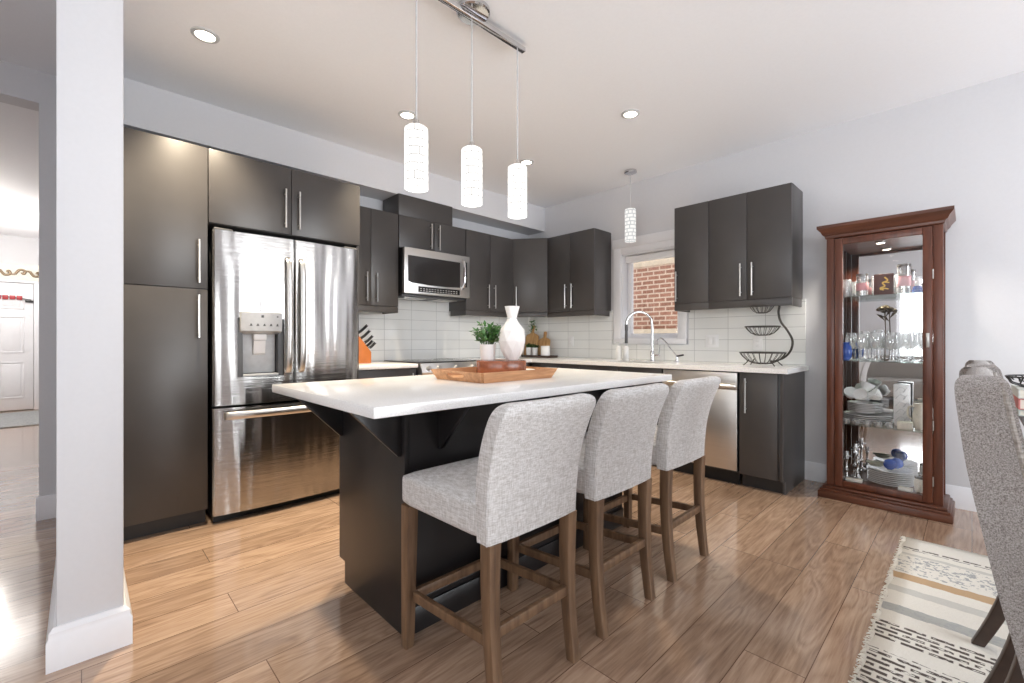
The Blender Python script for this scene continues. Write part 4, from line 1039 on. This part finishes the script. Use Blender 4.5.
# ------------------------------------------------------------------ ceiling lights
def can_light(x, y, label, power=130):
    t = thing('recessed_light', label, 'ceiling light', (x, y, ZC), 0, 'recessed ceiling lights')
    b = B(); lathe(b, [(0.046, -0.002), (0.048, -0.008), (0.064, -0.006), (0.068, -0.0005)], seg=32); obj('trim_ring', b, M['lightgrey'], t)
    b = B(); lathe(b, [(0, -0.004), (0.047, -0.004)], seg=28); obj('lens', b, M['lamp'], t)
    l = bpy.data.lights.new('recessed_lamp', 'SPOT'); l.energy = power; l.color = (1, 0.85, 0.63); l.spot_size = math.radians(88); l.spot_blend = 1.0; l.shadow_soft_size = 0.05
    o = bpy.data.objects.new('recessed_lamp', l); o.location = (x, y, ZC - 0.03); COL.objects.link(o)
can_light(-2.91, 0.485, 'recessed ceiling light nearest the column, in front of the fridge', 270)
can_light(-2.90, 1.73, 'recessed ceiling light seen just beside the first glass pendant', 290)
can_light(-2.89, 2.985, 'recessed ceiling light seen just beside the third pendant, near the soffit')
can_light(-1.745, 2.90, 'recessed ceiling light over the far end of the island, right of the pendants')

pf_ = thing('pendant_fixture', 'chrome bar fixture with three glowing glass pendants over the island', 'pendant lamp', (-1.75, 1.42, ZC))
b = B(); lathe(b, [(0, -0.001), (0.085, -0.001), (0.085, -0.018), (0.078, -0.024), (0, -0.026)], seg=36); obj('canopy', b, M['chrome'], pf_)
b = B(); box(b, (-0.014, -0.37, -0.052), (0.014, 0.365, -0.027), 0.002); obj('rail', b, M['chrome'], pf_)
for dy in (-0.33, -0.008, 0.315):
    b = B(); tube(b, [(0, dy, -0.052), (0, dy, -0.7)], 0.0035, 8); obj('cord', b, M['lightgrey'], pf_)
    b = B(); lathe(b, [(0, 0.02), (0.012, 0.02), (0.016, 0.0), (0.016, -0.02), (0, -0.02)], (0, 0, 0), 16); s0_ = obj('socket', b, M['nickel'], pf_); s0_.location = (0, dy, -0.69)
    b = B(); lathe(b, [(0.0, 0.139), (0.044, 0.139), (0.052, 0.132), (0.053, 0.1), (0.053, -0.1), (0.053, -0.139), (0.049, -0.139), (0.049, 0.125)], seg=40); sh = obj('shade', b, M['shade'], pf_); sh.location = (0, dy, -0.843)
    point('pendant_bulb', (-1.75, 1.42 + dy, ZC - 1.03), 2.2, (1, 0.94, 0.86), 0.05)
sp_ = thing('sink_pendant', 'small crystal pendant hanging in front of the window', 'pendant lamp', (-2.33, 3.87, ZC))
b = B(); lathe(b, [(0, -0.001), (0.06, -0.001), (0.06, -0.02), (0.05, -0.026), (0, -0.028)], seg=32); obj('canopy', b, M['chrome'], sp_)
b = B(); tube(b, [(0, 0, -0.025), (0, 0, -0.385)], 0.003, 8); obj('cord', b, M['lightgrey'], sp_)
b = B(); lathe(b, [(0, 0.16), (0.05, 0.16), (0.053, 0.15), (0.053, -0.155), (0.049, -0.155), (0.049, 0.14)], seg=36); sh = obj('shade', b, M['shade_dim'], sp_); sh.location = (0, 0, -0.54)

# ------------------------------------------------------------------ china cabinet
CX = -0.4235; CYF = 3.83                # centre, front face
cb_ = thing('china_cabinet', 'cherry wood glass-fronted china cabinet against the pale wall', 'china cabinet', (CX, 0, 0))
hw = 0.30; yb = YN - 0.02
b = B()
for o_, z0, z1, bv in ((0.045, 0.0, 0.05, 0.006), (0.034, 0.05, 0.066, 0.004), (0.022, 0.066, 0.085, 0.006)):
    box(b, (-hw - o_, CYF - o_ - 0.008, z0 + 0.0003), (hw + o_, yb, z1), bv)
obj('plinth', b, M['cherry_x'], cb_)
b = B(); rows = []
for o_, z in ((0.0, 1.835), (0.008, 1.842), (0.01, 1.856), (0.022, 1.866), (0.03, 1.884), (0.043, 1.9), (0.05, 1.908), (0.05, 1.928)):
    rows.append([b.verts.new(v) for v in ((-hw - o_, CYF - o_, z), (hw + o_, CYF - o_, z), (hw + o_, yb, z), (-hw - o_, yb, z))])
for r0, r1 in zip(rows, rows[1:]): bridge(b, r0, r1)
b.faces.new(rows[0][::-1]); b.faces.new(rows[-1]); obj('cornice', b, M['cherry_x'], cb_, angle=20)
for sx in (-1, 1):
    b = B(); box(b, (sx * hw, CYF, 0.0855), (sx * (hw - 0.046), CYF + 0.03, 1.8345), 0.003); box(b, (sx * hw, CYF + 0.03, 0.0855), (sx * (hw - 0.018), CYF + 0.05, 1.8345)); box(b, (sx * hw, yb - 0.04, 0.0855), (sx * (hw - 0.018), yb, 1.8345)); obj('post', b, M['cherry'], cb_)
    b = B(); box(b, (sx * (hw - 0.006), CYF + 0.0505, 0.0855), (sx * (hw - 0.010), yb - 0.0405, 1.8345)); obj('side_glass', b, M['pane'], cb_)
b = B(); box(b, (-hw + 0.02, yb - 0.012, 0.0855), (hw - 0.02, yb - 0.006, 1.80)); obj('mirror_back', b, M['mirror'], cb_, smooth=False)
b = B(); box(b, (-hw + 0.02, yb - 0.006, 0.0855), (hw - 0.02, yb, 1.8345)); obj('back_board', b, M['cherry_x'], cb_, smooth=False)
b = B(); box(b, (-hw + 0.047, CYF + 0.04, 0.0855), (hw - 0.047, yb - 0.0125, 0.125)); obj('cabinet_floor', b, M['cherry_x'], cb_, smooth=False)
b = B(); box(b, (-hw + 0.047, CYF + 0.032, 1.8), (hw - 0.047, yb - 0.0125, 1.8345)); obj('cabinet_top', b, M['cherry_x'], cb_, smooth=False)
dh = 0.252                                # door half width
dd = thing('door', '', '', (0, 0, 0)); del dd['label'], dd['category']; dd.parent = cb_
b = B()
for q in (((-dh, 0.09), (-dh + 0.046, 1.83)), ((dh - 0.046, 0.09), (dh, 1.83)), ((-dh + 0.046, 0.09), (dh - 0.046, 0.132)), ((-dh + 0.046, 1.785), (dh - 0.046, 1.83))):
    box(b, (q[0][0], CYF - 0.008, q[0][1]), (q[1][0], CYF + 0.022, q[1][1]), 0.004)
obj('door_frame', b, M['cherry'], dd)
b = B(); box(b, (-dh + 0.04, CYF + 0.008, 0.126), (dh - 0.04, CYF + 0.012, 1.79)); obj('door_glass', b, M['pane'], dd, smooth=False)
b = B(); box(b, (dh - 0.03, CYF - 0.014, 1.07), (dh - 0.014, CYF - 0.008, 1.16), 0.002); box(b, (dh - 0.026, CYF - 0.026, 1.09), (dh - 0.018, CYF - 0.013, 1.14), 0.003); obj('door_pull', b, M['nickel'], dd)
for z in (0.2, 0.55, 1.5):
    b = B(); tube(b, [(dh + 0.002, CYF - 0.006, z), (dh + 0.002, CYF - 0.006, z + 0.06)], 0.004, 8); obj('hinge', b, M['nickel'], dd)
SH = (1.424, 0.972, 0.525); FLZ = 0.1255
for z in SH:
    b = B(); box(b, (-hw + 0.022, CYF + 0.04, z - 0.006), (hw - 0.022, yb - 0.014, z), 0.001); obj('shelf', b, M['shelfglass'], cb_, smooth=False)
b = B(); lathe(b, [(0, 1.7995), (0.03, 1.7995), (0.03, 1.792), (0.024, 1.79)], (-0.02, CYF + 0.17, 0), 20); pk = obj('puck_light', b, M['nickel'], cb_)
b = B(); lathe(b, [(0, 1.7905), (0.023, 1.7905)], (-0.02, CYF + 0.17, 0), 20); obj('lens', b, M['lamp'], pk)
l = bpy.data.lights.new('cabinet_lamp', 'SPOT'); l.energy = 42; l.color = (1, 0.92, 0.8); l.spot_size = math.radians(150); l.spot_blend = 0.6; l.shadow_soft_size = 0.03
o = bpy.data.objects.new('cabinet_lamp', l); o.location = (CX - 0.02, CYF + 0.17, 1.785); COL.objects.link(o)

def wine_glass(h_=0.185, r_=0.034):
    t = thing('wine_glass', '', 'glass', (0, 0, 0), 0, 'clear stemmed glasses on the second glass shelf')
    b = B(); lathe(b, [(r_ * 0.72, h_), (r_, h_ * 0.78), (r_ * 0.95, h_ * 0.62), (r_ * 0.55, h_ * 0.47), (0.004, h_ * 0.43)], seg=18); obj('bowl', b, M['glass'], t)
    b = B(); lathe(b, [(0.0045, h_ * 0.435), (0.0035, h_ * 0.25), (0.005, 0.008), (r_ * 0.85, 0.002), (r_ * 0.85, 0.0), (0, 0)], seg=18); obj('stem', b, M['cutglass'], t)
    return t
gl0 = None
rows_g = [(CYF + 0.09, 6), (CYF + 0.165, 6), (CYF + 0.245, 6)]
rowlab = ['in the front row', 'in the middle row', 'in the back row']
ordn = ['leftmost', 'second from left', 'third from left', 'third from right', 'second from right', 'rightmost']
first = True
for ri, (yy, n_) in enumerate(rows_g):
    for i in range(n_):
        if i == 0 and ri == 0: continue
        x = CX - 0.195 + i * 0.078 + (0.01 if ri == 1 else 0)
        if gl0 is None: gl0 = wine_glass(); o = gl0
        else: o = copy_tree(gl0)
        s_ = (1.0, 1.12, 1.0)[ri] * (1 + 0.05 * ((i * 7 + ri * 3) % 3 - 1)); o.scale = (1, 1, s_)
        move(o, (x, yy, SH[1] + 0.0005), 0, 'clear stemmed glass on the second cabinet shelf, %s %s' % (ordn[i], rowlab[ri]))
bv = thing('blue_vase', 'round blue glass vase at the left of the second cabinet shelf', 'vase', (CX - 0.2, CYF + 0.085, SH[1] + 0.0005))
b = B(); lathe(b, [(0, 0), (0.02, 0), (0.03, 0.02), (0.037, 0.06), (0.03, 0.1), (0.02, 0.115), (0.024, 0.128), (0.02, 0.128), (0.016, 0.115)], seg=24); obj('vase_body', b, M['blueglass'], bv)
# top shelf
z0 = SH[0] + 0.0005
bx = thing('keepsake_box', 'dark brown box with a gold ornament standing on the top cabinet shelf', 'box', (CX + 0.005, CYF + 0.10, z0), 0.1)
b = B(); box(b, (-0.052, -0.02, 0), (0.052, 0.02, 0.142), 0.003); obj('box_body', b, M['boxwood'], bx)
b = B()
tube(b, smoothpath([(0.0, -0.022, 0.03), (-0.018, -0.022, 0.045), (0.006, -0.022, 0.058), (-0.006, -0.022, 0.08), (0.02, -0.022, 0.095), (0.004, -0.022, 0.118)], 5), 0.0045, 6)
tube(b, smoothpath([(-0.02, -0.022, 0.035), (0.0, -0.022, 0.043), (0.025, -0.022, 0.036)], 4), 0.004, 6); tube(b, smoothpath([(-0.006, -0.022, 0.085), (0.03, -0.022, 0.08)], 3), 0.004, 6)
obj('gold_ornament', b, M['gold'], bx)
def candle(label, x, y, r_, h_, band):
    t = thing('jar_candle', label, 'candle', (x, y, z0))
    b = B(); lathe(b, [(0, 0), (r_, 0), (r_, h_), (r_ * 0.94, h_), (r_ * 0.94, 0.006), (0, 0.006)], seg=24); obj('jar', b, M['glass'], t)
    b = B(); lathe(b, [(0, 0.007), (r_ * 0.92, 0.007), (r_ * 0.92, h_ * 0.72), (0, h_ * 0.72)], seg=24); obj('wax', b, band, t)
    b = B(); lathe(b, [(r_ + 0.0006, h_ * 0.28), (r_ + 0.0012, h_ * 0.3), (r_ + 0.0012, h_ * 0.62), (r_ + 0.0006, h_ * 0.64)], seg=24); obj('paper_band', b, M['pink'], t)
    b = B(); lathe(b, [(r_ * 1.03, h_ - 0.004), (r_ * 1.03, h_ + 0.012), (0, h_ + 0.012)], seg=24); obj('lid', b, M['tinlid'], t)
candle('pink and white jar candle right of the brown box on the top cabinet shelf', CX + 0.105, CYF + 0.15, 0.036, 0.19, M['cream'])
candle('pink and white jar candle left of the brown box on the top cabinet shelf', CX - 0.115, CYF + 0.13, 0.034, 0.145, M['cream'])
tum = None
for i, (x, y, h_) in enumerate(((-0.2, 0.09, 0.11), (-0.215, 0.17, 0.13), (-0.165, 0.25, 0.12), (-0.05, 0.25, 0.15), (0.02, 0.26, 0.15), (0.075, 0.27, 0.15))):
    if tum is None:
        tum = thing('crystal_tumbler', '', 'glass', (0, 0, 0), 0, 'cut crystal glasses on the top glass shelf')
        b = B(); lathe(b, [(0, 0), (0.024, 0), (0.027, 0.01), (0.031, 0.12), (0.028, 0.12), (0.024, 0.016), (0, 0.014)], seg=14); obj('cup', b, M['cutglass'], tum, smooth=False)
        b = B()
        for k_ in range(9):
            z = 0.02 + 0.004 * (k_ % 3); a = 2 * PI * k_ / 9; tube(b, [(0.0285 * math.cos(a), 0.0285 * math.sin(a), z), (0.0295 * math.cos(a + .3), 0.0295 * math.sin(a + .3), z + 0.05)], 0.0012, 4)
        obj('cut_pattern', b, M['cutglass'], tum); o = tum
    else: o = copy_tree(tum)
    o.scale = (1, 1, h_ / 0.12)
    move(o, (CX + x, CYF + y, z0), 0, 'clear crystal glass on the top cabinet shelf, ' + ('front left corner', 'left side, behind the front one', 'left side, rearmost', 'behind the brown box, left of three', 'behind the brown box, middle of three', 'behind the brown box, right of three')[i])
fg = thing('figurine', 'small blue and white figurine at the right of the top cabinet shelf', 'figurine', (CX + 0.175, CYF + 0.10, z0))
b = B(); lathe(b, [(0, 0), (0.026, 0), (0.028, 0.02), (0.018, 0.045), (0, 0.05)], seg=18); obj('skirt', b, M['blueglass'], fg)
b = B(); lathe(b, [(0.012, 0.042), (0.016, 0.07), (0.008, 0.085), (0, 0.087)], seg=14); ball(b, (0, 0, 0.096), 0.011); obj('torso', b, M['ceramic'], fg)
rs_ = thing('metal_rose', 'dark metal rose on a thin stem rising among the stemmed glasses', 'ornament', (CX + 0.0, CYF + 0.205, SH[1] + 0.0005))
b = B(); tube(b, [(0, 0, 0), (0.004, 0, 0.2), (0, 0, 0.345)], 0.0035, 8); lathe(b, [(0, 0), (0.024, 0), (0.02, 0.006), (0, 0.008)], seg=16); obj('stem', b, M['bronze'], rs_)
b = B()
for k_ in range(10):
    a = 2.4 * k_; rr = 0.008 + 0.0028 * k_; c_ = Vector((rr * math.cos(a), rr * math.sin(a), 0.378 - 0.0022 * k_))
    ball(b, c_, 0.015 + 0.0006 * k_, 8, 6, 0.7)
obj('bloom', b, M['bronze'], rs_)
b = B()
for sx, z in ((-1, 0.30), (1, 0.325)):
    v = [b.verts.new(p) for p in ((0, 0, z - 0.02), (sx * 0.022, -0.012, z + 0.002), (sx * 0.045, -0.004, z + 0.028), (sx * 0.018, 0.012, z + 0.02))]; b.faces.new(v)
md_ = obj('leaf', b, M['bronze'], rs_); mm = md_.modifiers.new('thickness', 'SOLIDIFY'); mm.thickness = 0.002
# third shelf: plates, cups, boxes
z0 = SH[2] + 0.0005
def plate_bm(r_): 
    b = B(); lathe(b, [(0, 0), (r_ * 0.55, 0), (r_ * 0.62, 0.004), (r_, 0.014), (r_, 0.017), (r_ * 0.6, 0.008), (0, 0.005)], seg=40); return b
pl_lab = []
def stack(n_, r_, x, y, z, dz, lab, group, rim=None):
    p0 = None
    for i in range(n_):
        if p0 is None:
            p0 = tag(obj('dinner_plate', plate_bm(r_), M['ceramic']), '', 'plate', group); o = p0
        else: o = p0.copy(); COL.objects.link(o)
        pos = 'lowest' if i == 0 else 'topmost' if i == n_ - 1 else '%s from the bottom' % ('', 'second', 'third', 'fourth', 'fifth', 'sixth', 'seventh', 'eighth', 'ninth', 'tenth')[i]
        o.location = (x, y, z + i * dz); o['label'] = lab % pos
    return z + n_ * dz + 0.01
zs = stack(5, 0.135, CX - 0.095, CYF + 0.182, z0, 0.013, 'white wide plate, %s of the wide stack on the third cabinet shelf', 'wide white plates on the third shelf')
zs = stack(6, 0.10, CX - 0.105, CYF + 0.17, zs + 0.002, 0.011, 'white side plate, %s of the smaller stack on the wide plates', 'white side plates on the third shelf')
def cup(label, loc, tilt, rz):
    t = thing('tea_cup', label, 'cup', loc, rz, 'white tea cups piled on the plates')
    b = B(); lathe(b, [(0, 0), (0.02, 0), (0.024, 0.006), (0.04, 0.034), (0.044, 0.056), (0.041, 0.056), (0.037, 0.034), (0.02, 0.01), (0, 0.008)], seg=24); o1 = obj('cup_bowl', b, M['ceramic'], t)
    b = B(); tube(b, smoothpath([(0.04, 0, 0.044), (0.062, 0, 0.046), (0.064, 0, 0.026), (0.037, 0, 0.018)], 5), 0.004, 8); obj('cup_handle', b, M['ceramic'], t)
    t.rotation_euler = (tilt, 0, rz); return t
zc = zs + 0.004
cup('white tea cup lying tilted at the left of the pile on the plates', (CX - 0.19, CYF + 0.15, zc + 0.03), 0.9, 0.4)
cup('white tea cup lying tilted at the front of the pile on the plates', (CX - 0.105, CYF + 0.105, zc + 0.03), 1.0, -0.3)
cup('white tea cup lying tilted at the right of the pile on the plates', (CX - 0.02, CYF + 0.15, zc + 0.03), 0.9, -1.1)
cup('white tea cup standing at the back of the pile on the plates', (CX - 0.105, CYF + 0.225, zc), 0.0, 0.7)
cup('white tea cup set on top of the pile on the plates', (CX - 0.105, CYF + 0.16, zc + 0.075), 0.4, 2.2)
for i, (x, y, lab) in enumerate(((-0.2, 0.075, 'leftmost'), (-0.14, 0.062, 'second from left'), (-0.08, 0.058, 'third from left'), (-0.02, 0.06, 'fourth from left'), (0.04, 0.068, 'rightmost'))):
    if i == 0:
        pt = tag(obj('salt_cellar', lathe(B(), [(0, 0), (0.02, 0), (0.024, 0.012), (0.025, 0.035), (0.021, 0.035), (0.019, 0.012), (0, 0.01)], seg=12), M['cutglass'], smooth=False), '', 'glass', 'small crystal cellars along the third shelf'); o = pt
    else: o = pt.copy(); COL.objects.link(o)
    o.location = (CX + x, CYF + y, z0); o['label'] = 'small crystal cellar at the front of the third cabinet shelf, ' + lab
wb = tag(obj('gift_box', box(B(), (-0.038, -0.03, 0), (0.038, 0.03, 0.05), 0.003), M['cream']), 'small white box at the front right of the third cabinet shelf', 'box'); wb.location = (CX + 0.115, CYF + 0.09, z0)
tbx = thing('tin_canister', 'tall white canister with grey scrolls at the back of the third cabinet shelf', 'canister', (CX + 0.09, CYF + 0.215, z0))
b = B(); box(b, (-0.042, -0.042, 0), (0.042, 0.042, 0.29), 0.006); obj('canister_body', b, M['ceramic'], tbx)
b = B()
for k_ in range(5):
    z = 0.04 + k_ * 0.05; tube(b, smoothpath([(-0.03, -0.0435, z), (-0.005, -0.0435, z + 0.03), (0.02, -0.0435, z + 0.012), (0.008, -0.0435, z - 0.004), (0.03, -0.0435, z + 0.03)], 4), 0.0015, 5)
obj('scroll_pattern', b, M['lightgrey'], tbx)
pc = thing('pitcher', 'cream pitcher at the right end of the third cabinet shelf', 'pitcher', (CX + 0.19, CYF + 0.16, z0))
b = B(); lathe(b, [(0, 0), (0.032, 0), (0.044, 0.04), (0.044, 0.1), (0.034, 0.14), (0.04, 0.17), (0.036, 0.17), (0.03, 0.14)], seg=24); obj('pitcher_body', b, M['cream'], pc)
b = B(); tube(b, smoothpath([(-0.034, 0, 0.15), (-0.062, 0, 0.14), (-0.066, 0, 0.085), (-0.04, 0, 0.06)], 5), 0.005, 8); obj('pitcher_handle', b, M['cream'], pc)
# cabinet floor: plates, candlesticks, blue balls
z0 = FLZ + 0.0005
zs = stack(8, 0.125, CX + 0.03, CYF + 0.185, z0, 0.0125, 'white plate on the cabinet floor, %s of the lowest stack', 'white plates on the cabinet floor')
for i, (x, y, z, lab) in enumerate(((0.035, 0.12, 0.034, 'front'), (0.065, 0.185, 0.04, 'rear'))):
    t = thing('glass_sphere', 'cobalt blue cut glass ball on the lowest plate stack, the %s one' % lab, 'ornament', (CX + x, CYF + y, zs + 0.0))
    b = B(); ball(b, (0, 0, 0.036), 0.036, 14, 9); obj('ball', b, M['blueglass'], t, smooth=False)
    b = B(); lathe(b, [(0.012, -0.004), (0.016, 0.0), (0.01, 0.006)], seg=14); obj('foot', b, M['cutglass'], t)
sd = thing('serving_dish', 'small grey-green oval dish on the left of the lowest plate stack', 'dish', (CX - 0.045, CYF + 0.17, zs))
b = B(); lathe(b, [(0, 0), (0.03, 0), (0.055, 0.022), (0.055, 0.026), (0.028, 0.005), (0, 0.004)], seg=24)
for v in b.verts: v.co.y *= 0.7
obj('dish', b, simple('sage_glaze', rgb(182, 184, 165), 0.4), sd)
cs0 = None
for i, (x, y, h_, lab) in enumerate(((-0.2, 0.1, 0.2, 'front left'), (-0.165, 0.2, 0.24, 'rear left'), (-0.14, 0.12, 0.17, 'shortest'))):
    if cs0 is None:
        cs0 = thing('candlestick', '', 'candlestick', (0, 0, 0), 0, 'silver candlesticks on the cabinet floor')
        b = B(); lathe(b, [(0, 0), (0.034, 0), (0.032, 0.008), (0.012, 0.02), (0.008, 0.05), (0.016, 0.065), (0.008, 0.08), (0.007, 0.13), (0.014, 0.145), (0.01, 0.16)], seg=18); obj('stem', b, M['silver'], cs0)
        b = B(); lathe(b, [(0.008, 0.16), (0.03, 0.168), (0.03, 0.174), (0.012, 0.176), (0.012, 0.2), (0, 0.2)], seg=18); obj('cup', b, M['silver'], cs0); o = cs0
    else: o = copy_tree(cs0)
    o.scale = (1, 1, h_ / 0.2); move(o, (CX + x, CYF + y, z0), 0, 'silver candlestick on the cabinet floor, the %s one' % lab)
for x, y, w_, lab, rz in ((-0.15, 0.062, 0.09, 'small white card box at the front left of the cabinet floor', 0.1), (0.12, 0.06, 0.07, 'small white card box at the front right of the cabinet floor', -0.1)):
    o = tag(obj('card_box', box(B(), (-w_ / 2, -0.02, 0), (w_ / 2, 0.02, 0.022), 0.002), M['cream']), lab, 'box'); o.location = (CX + x, CYF + y, z0); o.rotation_euler = (0, 0, rz)
gj = thing('cream_jar', 'cream pot at the right of the cabinet floor', 'pot', (CX + 0.19, CYF + 0.11, z0))
b = B(); lathe(b, [(0, 0), (0.03, 0), (0.034, 0.06), (0.03, 0.085), (0, 0.085)], seg=20); obj('jar_body', b, M['cream'], gj)
b = B(); lathe(b, [(0.031, 0.0855), (0.031, 0.097), (0.01, 0.1), (0.01, 0.112), (0, 0.113)], seg=20); obj('lid', b, M['bronze'], gj)

# ------------------------------------------------------------------ dining side: rug, chairs, table
rg_ = thing('rug', 'striped white, tan and black woven rug on the floor under the dining chairs', 'rug', (0, 3.33, 0.0005))
b = B(); n1, n2 = 30, 50
vv = [[b.verts.new((-0.258 + 0.006 * math.sin(j * 1.7) * (1 if i == 0 else 0) + (2.0) * i / n1, -2.6 * j / n2, 0.009)) for i in range(n1 + 1)] for j in range(n2 + 1)]
for j in range(n2):
    for i in range(n1): b.faces.new((vv[j][i], vv[j + 1][i], vv[j + 1][i + 1], vv[j][i + 1]))
o = obj('rug_field', b, M['rug'], rg_); md = o.modifiers.new('thickness', 'SOLIDIFY'); md.thickness = 0.008; md.offset = -1 if o.data.polygons[0].normal.z > 0 else 1
b = B(); rnd = random.Random(2)
for i in range(420):
    y = -2.6 * i / 420; L_ = rnd.uniform(0.008, 0.022)
    tube(b, [(-0.255, y, 0.005), (-0.259 - L_ * 0.6, y + rnd.uniform(-0.006, 0.006), 0.006), (-0.259 - L_, y + rnd.uniform(-0.01, 0.01), 0.0025)], 0.0022, 4)
obj('fringe', b, M['fringe'], rg_)
def make_chair():
    t = thing('dining_chair', '', 'chair', (0, 0, 0), 0, 'grey upholstered dining chairs at the table')
    # local: faces +x, back at x ~ 0
    pf = [(0.135, 0.435), (0.112, 0.52), (0.09, 0.6), (0.07, 0.72), (0.05, 0.84), (0.032, 0.94), (0.024, 0.99), (0.018, 1.015), (0.008, 1.028)]
    pr_ = [(0.068, 0.435), (0.049, 0.52), (0.031, 0.6), (0.009, 0.72), (-0.012, 0.84), (-0.024, 0.94), (-0.029, 0.99), (-0.028, 1.015), (-0.018, 1.028)]
    b = back_bm(pf, pr_, 0.225, 0.235, top_r=0.03); obj('backrest', b, M['tweed'], t, angle=50)
    for sy in (-1, 1):
        b = B(); tube(b, [(x + 0.004, sy * (0.2255 + 0.01 * i / 8 - (0.008 if i > 6 else 0)), z) for i, (x, z) in enumerate(pf[:8])], 0.005, 8)
        obj('piping', b, M['piping'], t)
    b = B(); cushion(b, 0.10, 0.56, -0.235, 0.235, 0.40, 0.50, 0.025, 0.02, -0.04); obj('seat', b, M['tweed'], t, angle=60)
    for sy in (-1, 1):
        obj('leg', leg_bm(0.105, sy * 0.195, 0.02, sy * 0.2, 0.44, 0.05, 0.034, 0.012, -0.03), M['darkwood'], t)
        obj('leg', leg_bm(0.51, sy * 0.2, 0.52, sy * 0.2, 0.41, 0.05, 0.036), M['darkwood'], t)
    return t
dc = make_chair()
move(dc, (0.018, 1.53, 0.0115), 0, 'nearest grey tweed dining chair, largest at the right edge, seen from behind')
move(copy_tree(dc), (0.025, 2.14, 0.0115), 0, 'second grey tweed dining chair, mostly hidden behind the nearest one')
dt = thing('dining_table', 'dark wood dining table beyond the grey chairs at the right edge', 'table', (0.62, 2.25, 0.0))
b = B(); box(b, (-0.46, -1.2, 0.725), (0.46, 1.3, 0.762), 0.006); obj('tabletop', b, M['darkwood'], dt)
for sx in (-1, 1):
    for yy in (-1.1, 1.18):
        b = B(); x = sx * 0.38; rows = []
        for h_, z in ((0.026, 0.0095), (0.04, 0.724)): rows.append([b.verts.new((x + a_ * h_, yy + c_ * h_, z)) for a_, c_ in ((-1, -1), (1, -1), (1, 1), (-1, 1))])
        bridge(b, rows[0], rows[1]); b.faces.new(rows[0]); b.faces.new(rows[1]); obj('leg', b, M['darkwood'], dt, smooth=False)
b = B(); box(b, (-0.36, -1.06, 0.64), (0.36, 1.14, 0.7245)); obj('apron', b, M['darkwood'], dt, smooth=False)
z = 0.7625
for nm, m_, h_, lab in (('book', 'bookpale', 0.03, 'pale grey book at the bottom of the stack on the dining table'), ('book', 'bookpink', 0.05, 'pink book in the middle of the stack on the dining table'), ('book', 'bookwhite', 0.044, 'white book at the top of the stack on the dining table')):
    t = thing(nm, lab, 'book', (0.265, 3.28, z), 0.03, 'books stacked on the dining table')
    b = B(); box(b, (-0.12, -0.16, 0), (0.12, 0.16, 0.004), 0.001); box(b, (-0.12, -0.16, h_ - 0.004), (0.12, 0.16, h_), 0.001); box(b, (-0.12, -0.16, 0.004), (-0.115, 0.16, h_ - 0.004)); obj('cover', b, M[m_], t)
    b = B(); box(b, (-0.1148, -0.155, 0.0042), (0.114, 0.155, h_ - 0.0042)); obj('pages', b, M['cream'], t, smooth=False)
    z += h_ + 0.0005
wbk = thing('wire_bowl', 'black scrolled wire bowl on top of the books on the dining table', 'bowl', (0.265, 3.28, z))
b = B(); R_ = 0.15
loop_tube(b, [(R_ * math.cos(2 * PI * i / 30), R_ * math.sin(2 * PI * i / 30), 0.05) for i in range(30)], 0.004, 6); loop_tube(b, [(R_ * 0.7 * math.cos(2 * PI * i / 24), R_ * 0.7 * math.sin(2 * PI * i / 24), 0.005) for i in range(24)], 0.004, 6)
obj('rim', b, M['black'], wbk)
b = B()
for i in range(12):
    a = 2 * PI * i / 12
    pts = [(R_ * k_ * math.cos(a + da), R_ * k_ * math.sin(a + da), zz) for k_, da, zz in ((0.7, 0, 0.006), (0.9, 0.15, 0.02), (1.0, 0.32, 0.045), (0.97, 0.2, 0.05), (0.88, 0.1, 0.03))]
    tube(b, smoothpath(pts, 4), 0.0032, 6)
obj('scrolls', b, M['black'], wbk)

# dining and living side behind the camera: seen in the fridge and in the cabinet's mirror
so = thing('sofa', 'charcoal sofa by the far wall, seen only in the china cabinet mirror', 'sofa', (-0.9, YS + 0.55, 0))
b = B(); cushion(b, -1.0, 1.0, -0.45, 0.45, 0.12, 0.44, 0.05); obj('seat', b, M['sofa'], so, angle=60)
b = B(); cushion(b, -1.0, 1.0, -0.48, -0.22, 0.40, 0.84, 0.06); obj('backrest', b, M['sofa'], so, angle=60)
for sx in (-1, 1):
    b = B(); cushion(b, sx * 1.1 - 0.11, sx * 1.1 + 0.11, -0.46, 0.46, 0.1, 0.62, 0.05); obj('armrest', b, M['sofa'], so, angle=60)
for sx in (-1, 1):
    for yy in (-0.38, 0.38): b = B(); tube(b, [(sx * 1.05, yy, 0), (sx * 1.05, yy, 0.12)], 0.025, 10); obj('foot', b, M['darkwood'], so)
# frames of the glass doors and window that light the room
b = B()
for y in (0.9, 1.52, 2.17, 2.83, 3.44): box(b, (XE + 0.02, y, 0), (XE + 0.1, y + 0.06, 2.25))
box(b, (XE + 0.02, 0.9, 2.19), (XE + 0.1, 3.5, 2.25)); struct('window_2', b, M['trim'], smooth=False)
b = B()
for x in (-1.0, 0.1, 1.24, 2.34): box(b, (x, YS - 0.1, 0.6), (x + 0.06, YS - 0.04, 2.3))
box(b, (-1.0, YS - 0.1, 2.24), (2.4, YS - 0.04, 2.3)); box(b, (-1.0, YS - 0.1, 0.6), (2.4, YS - 0.04, 0.66)); struct('window_3', b, M['trim'], smooth=False)
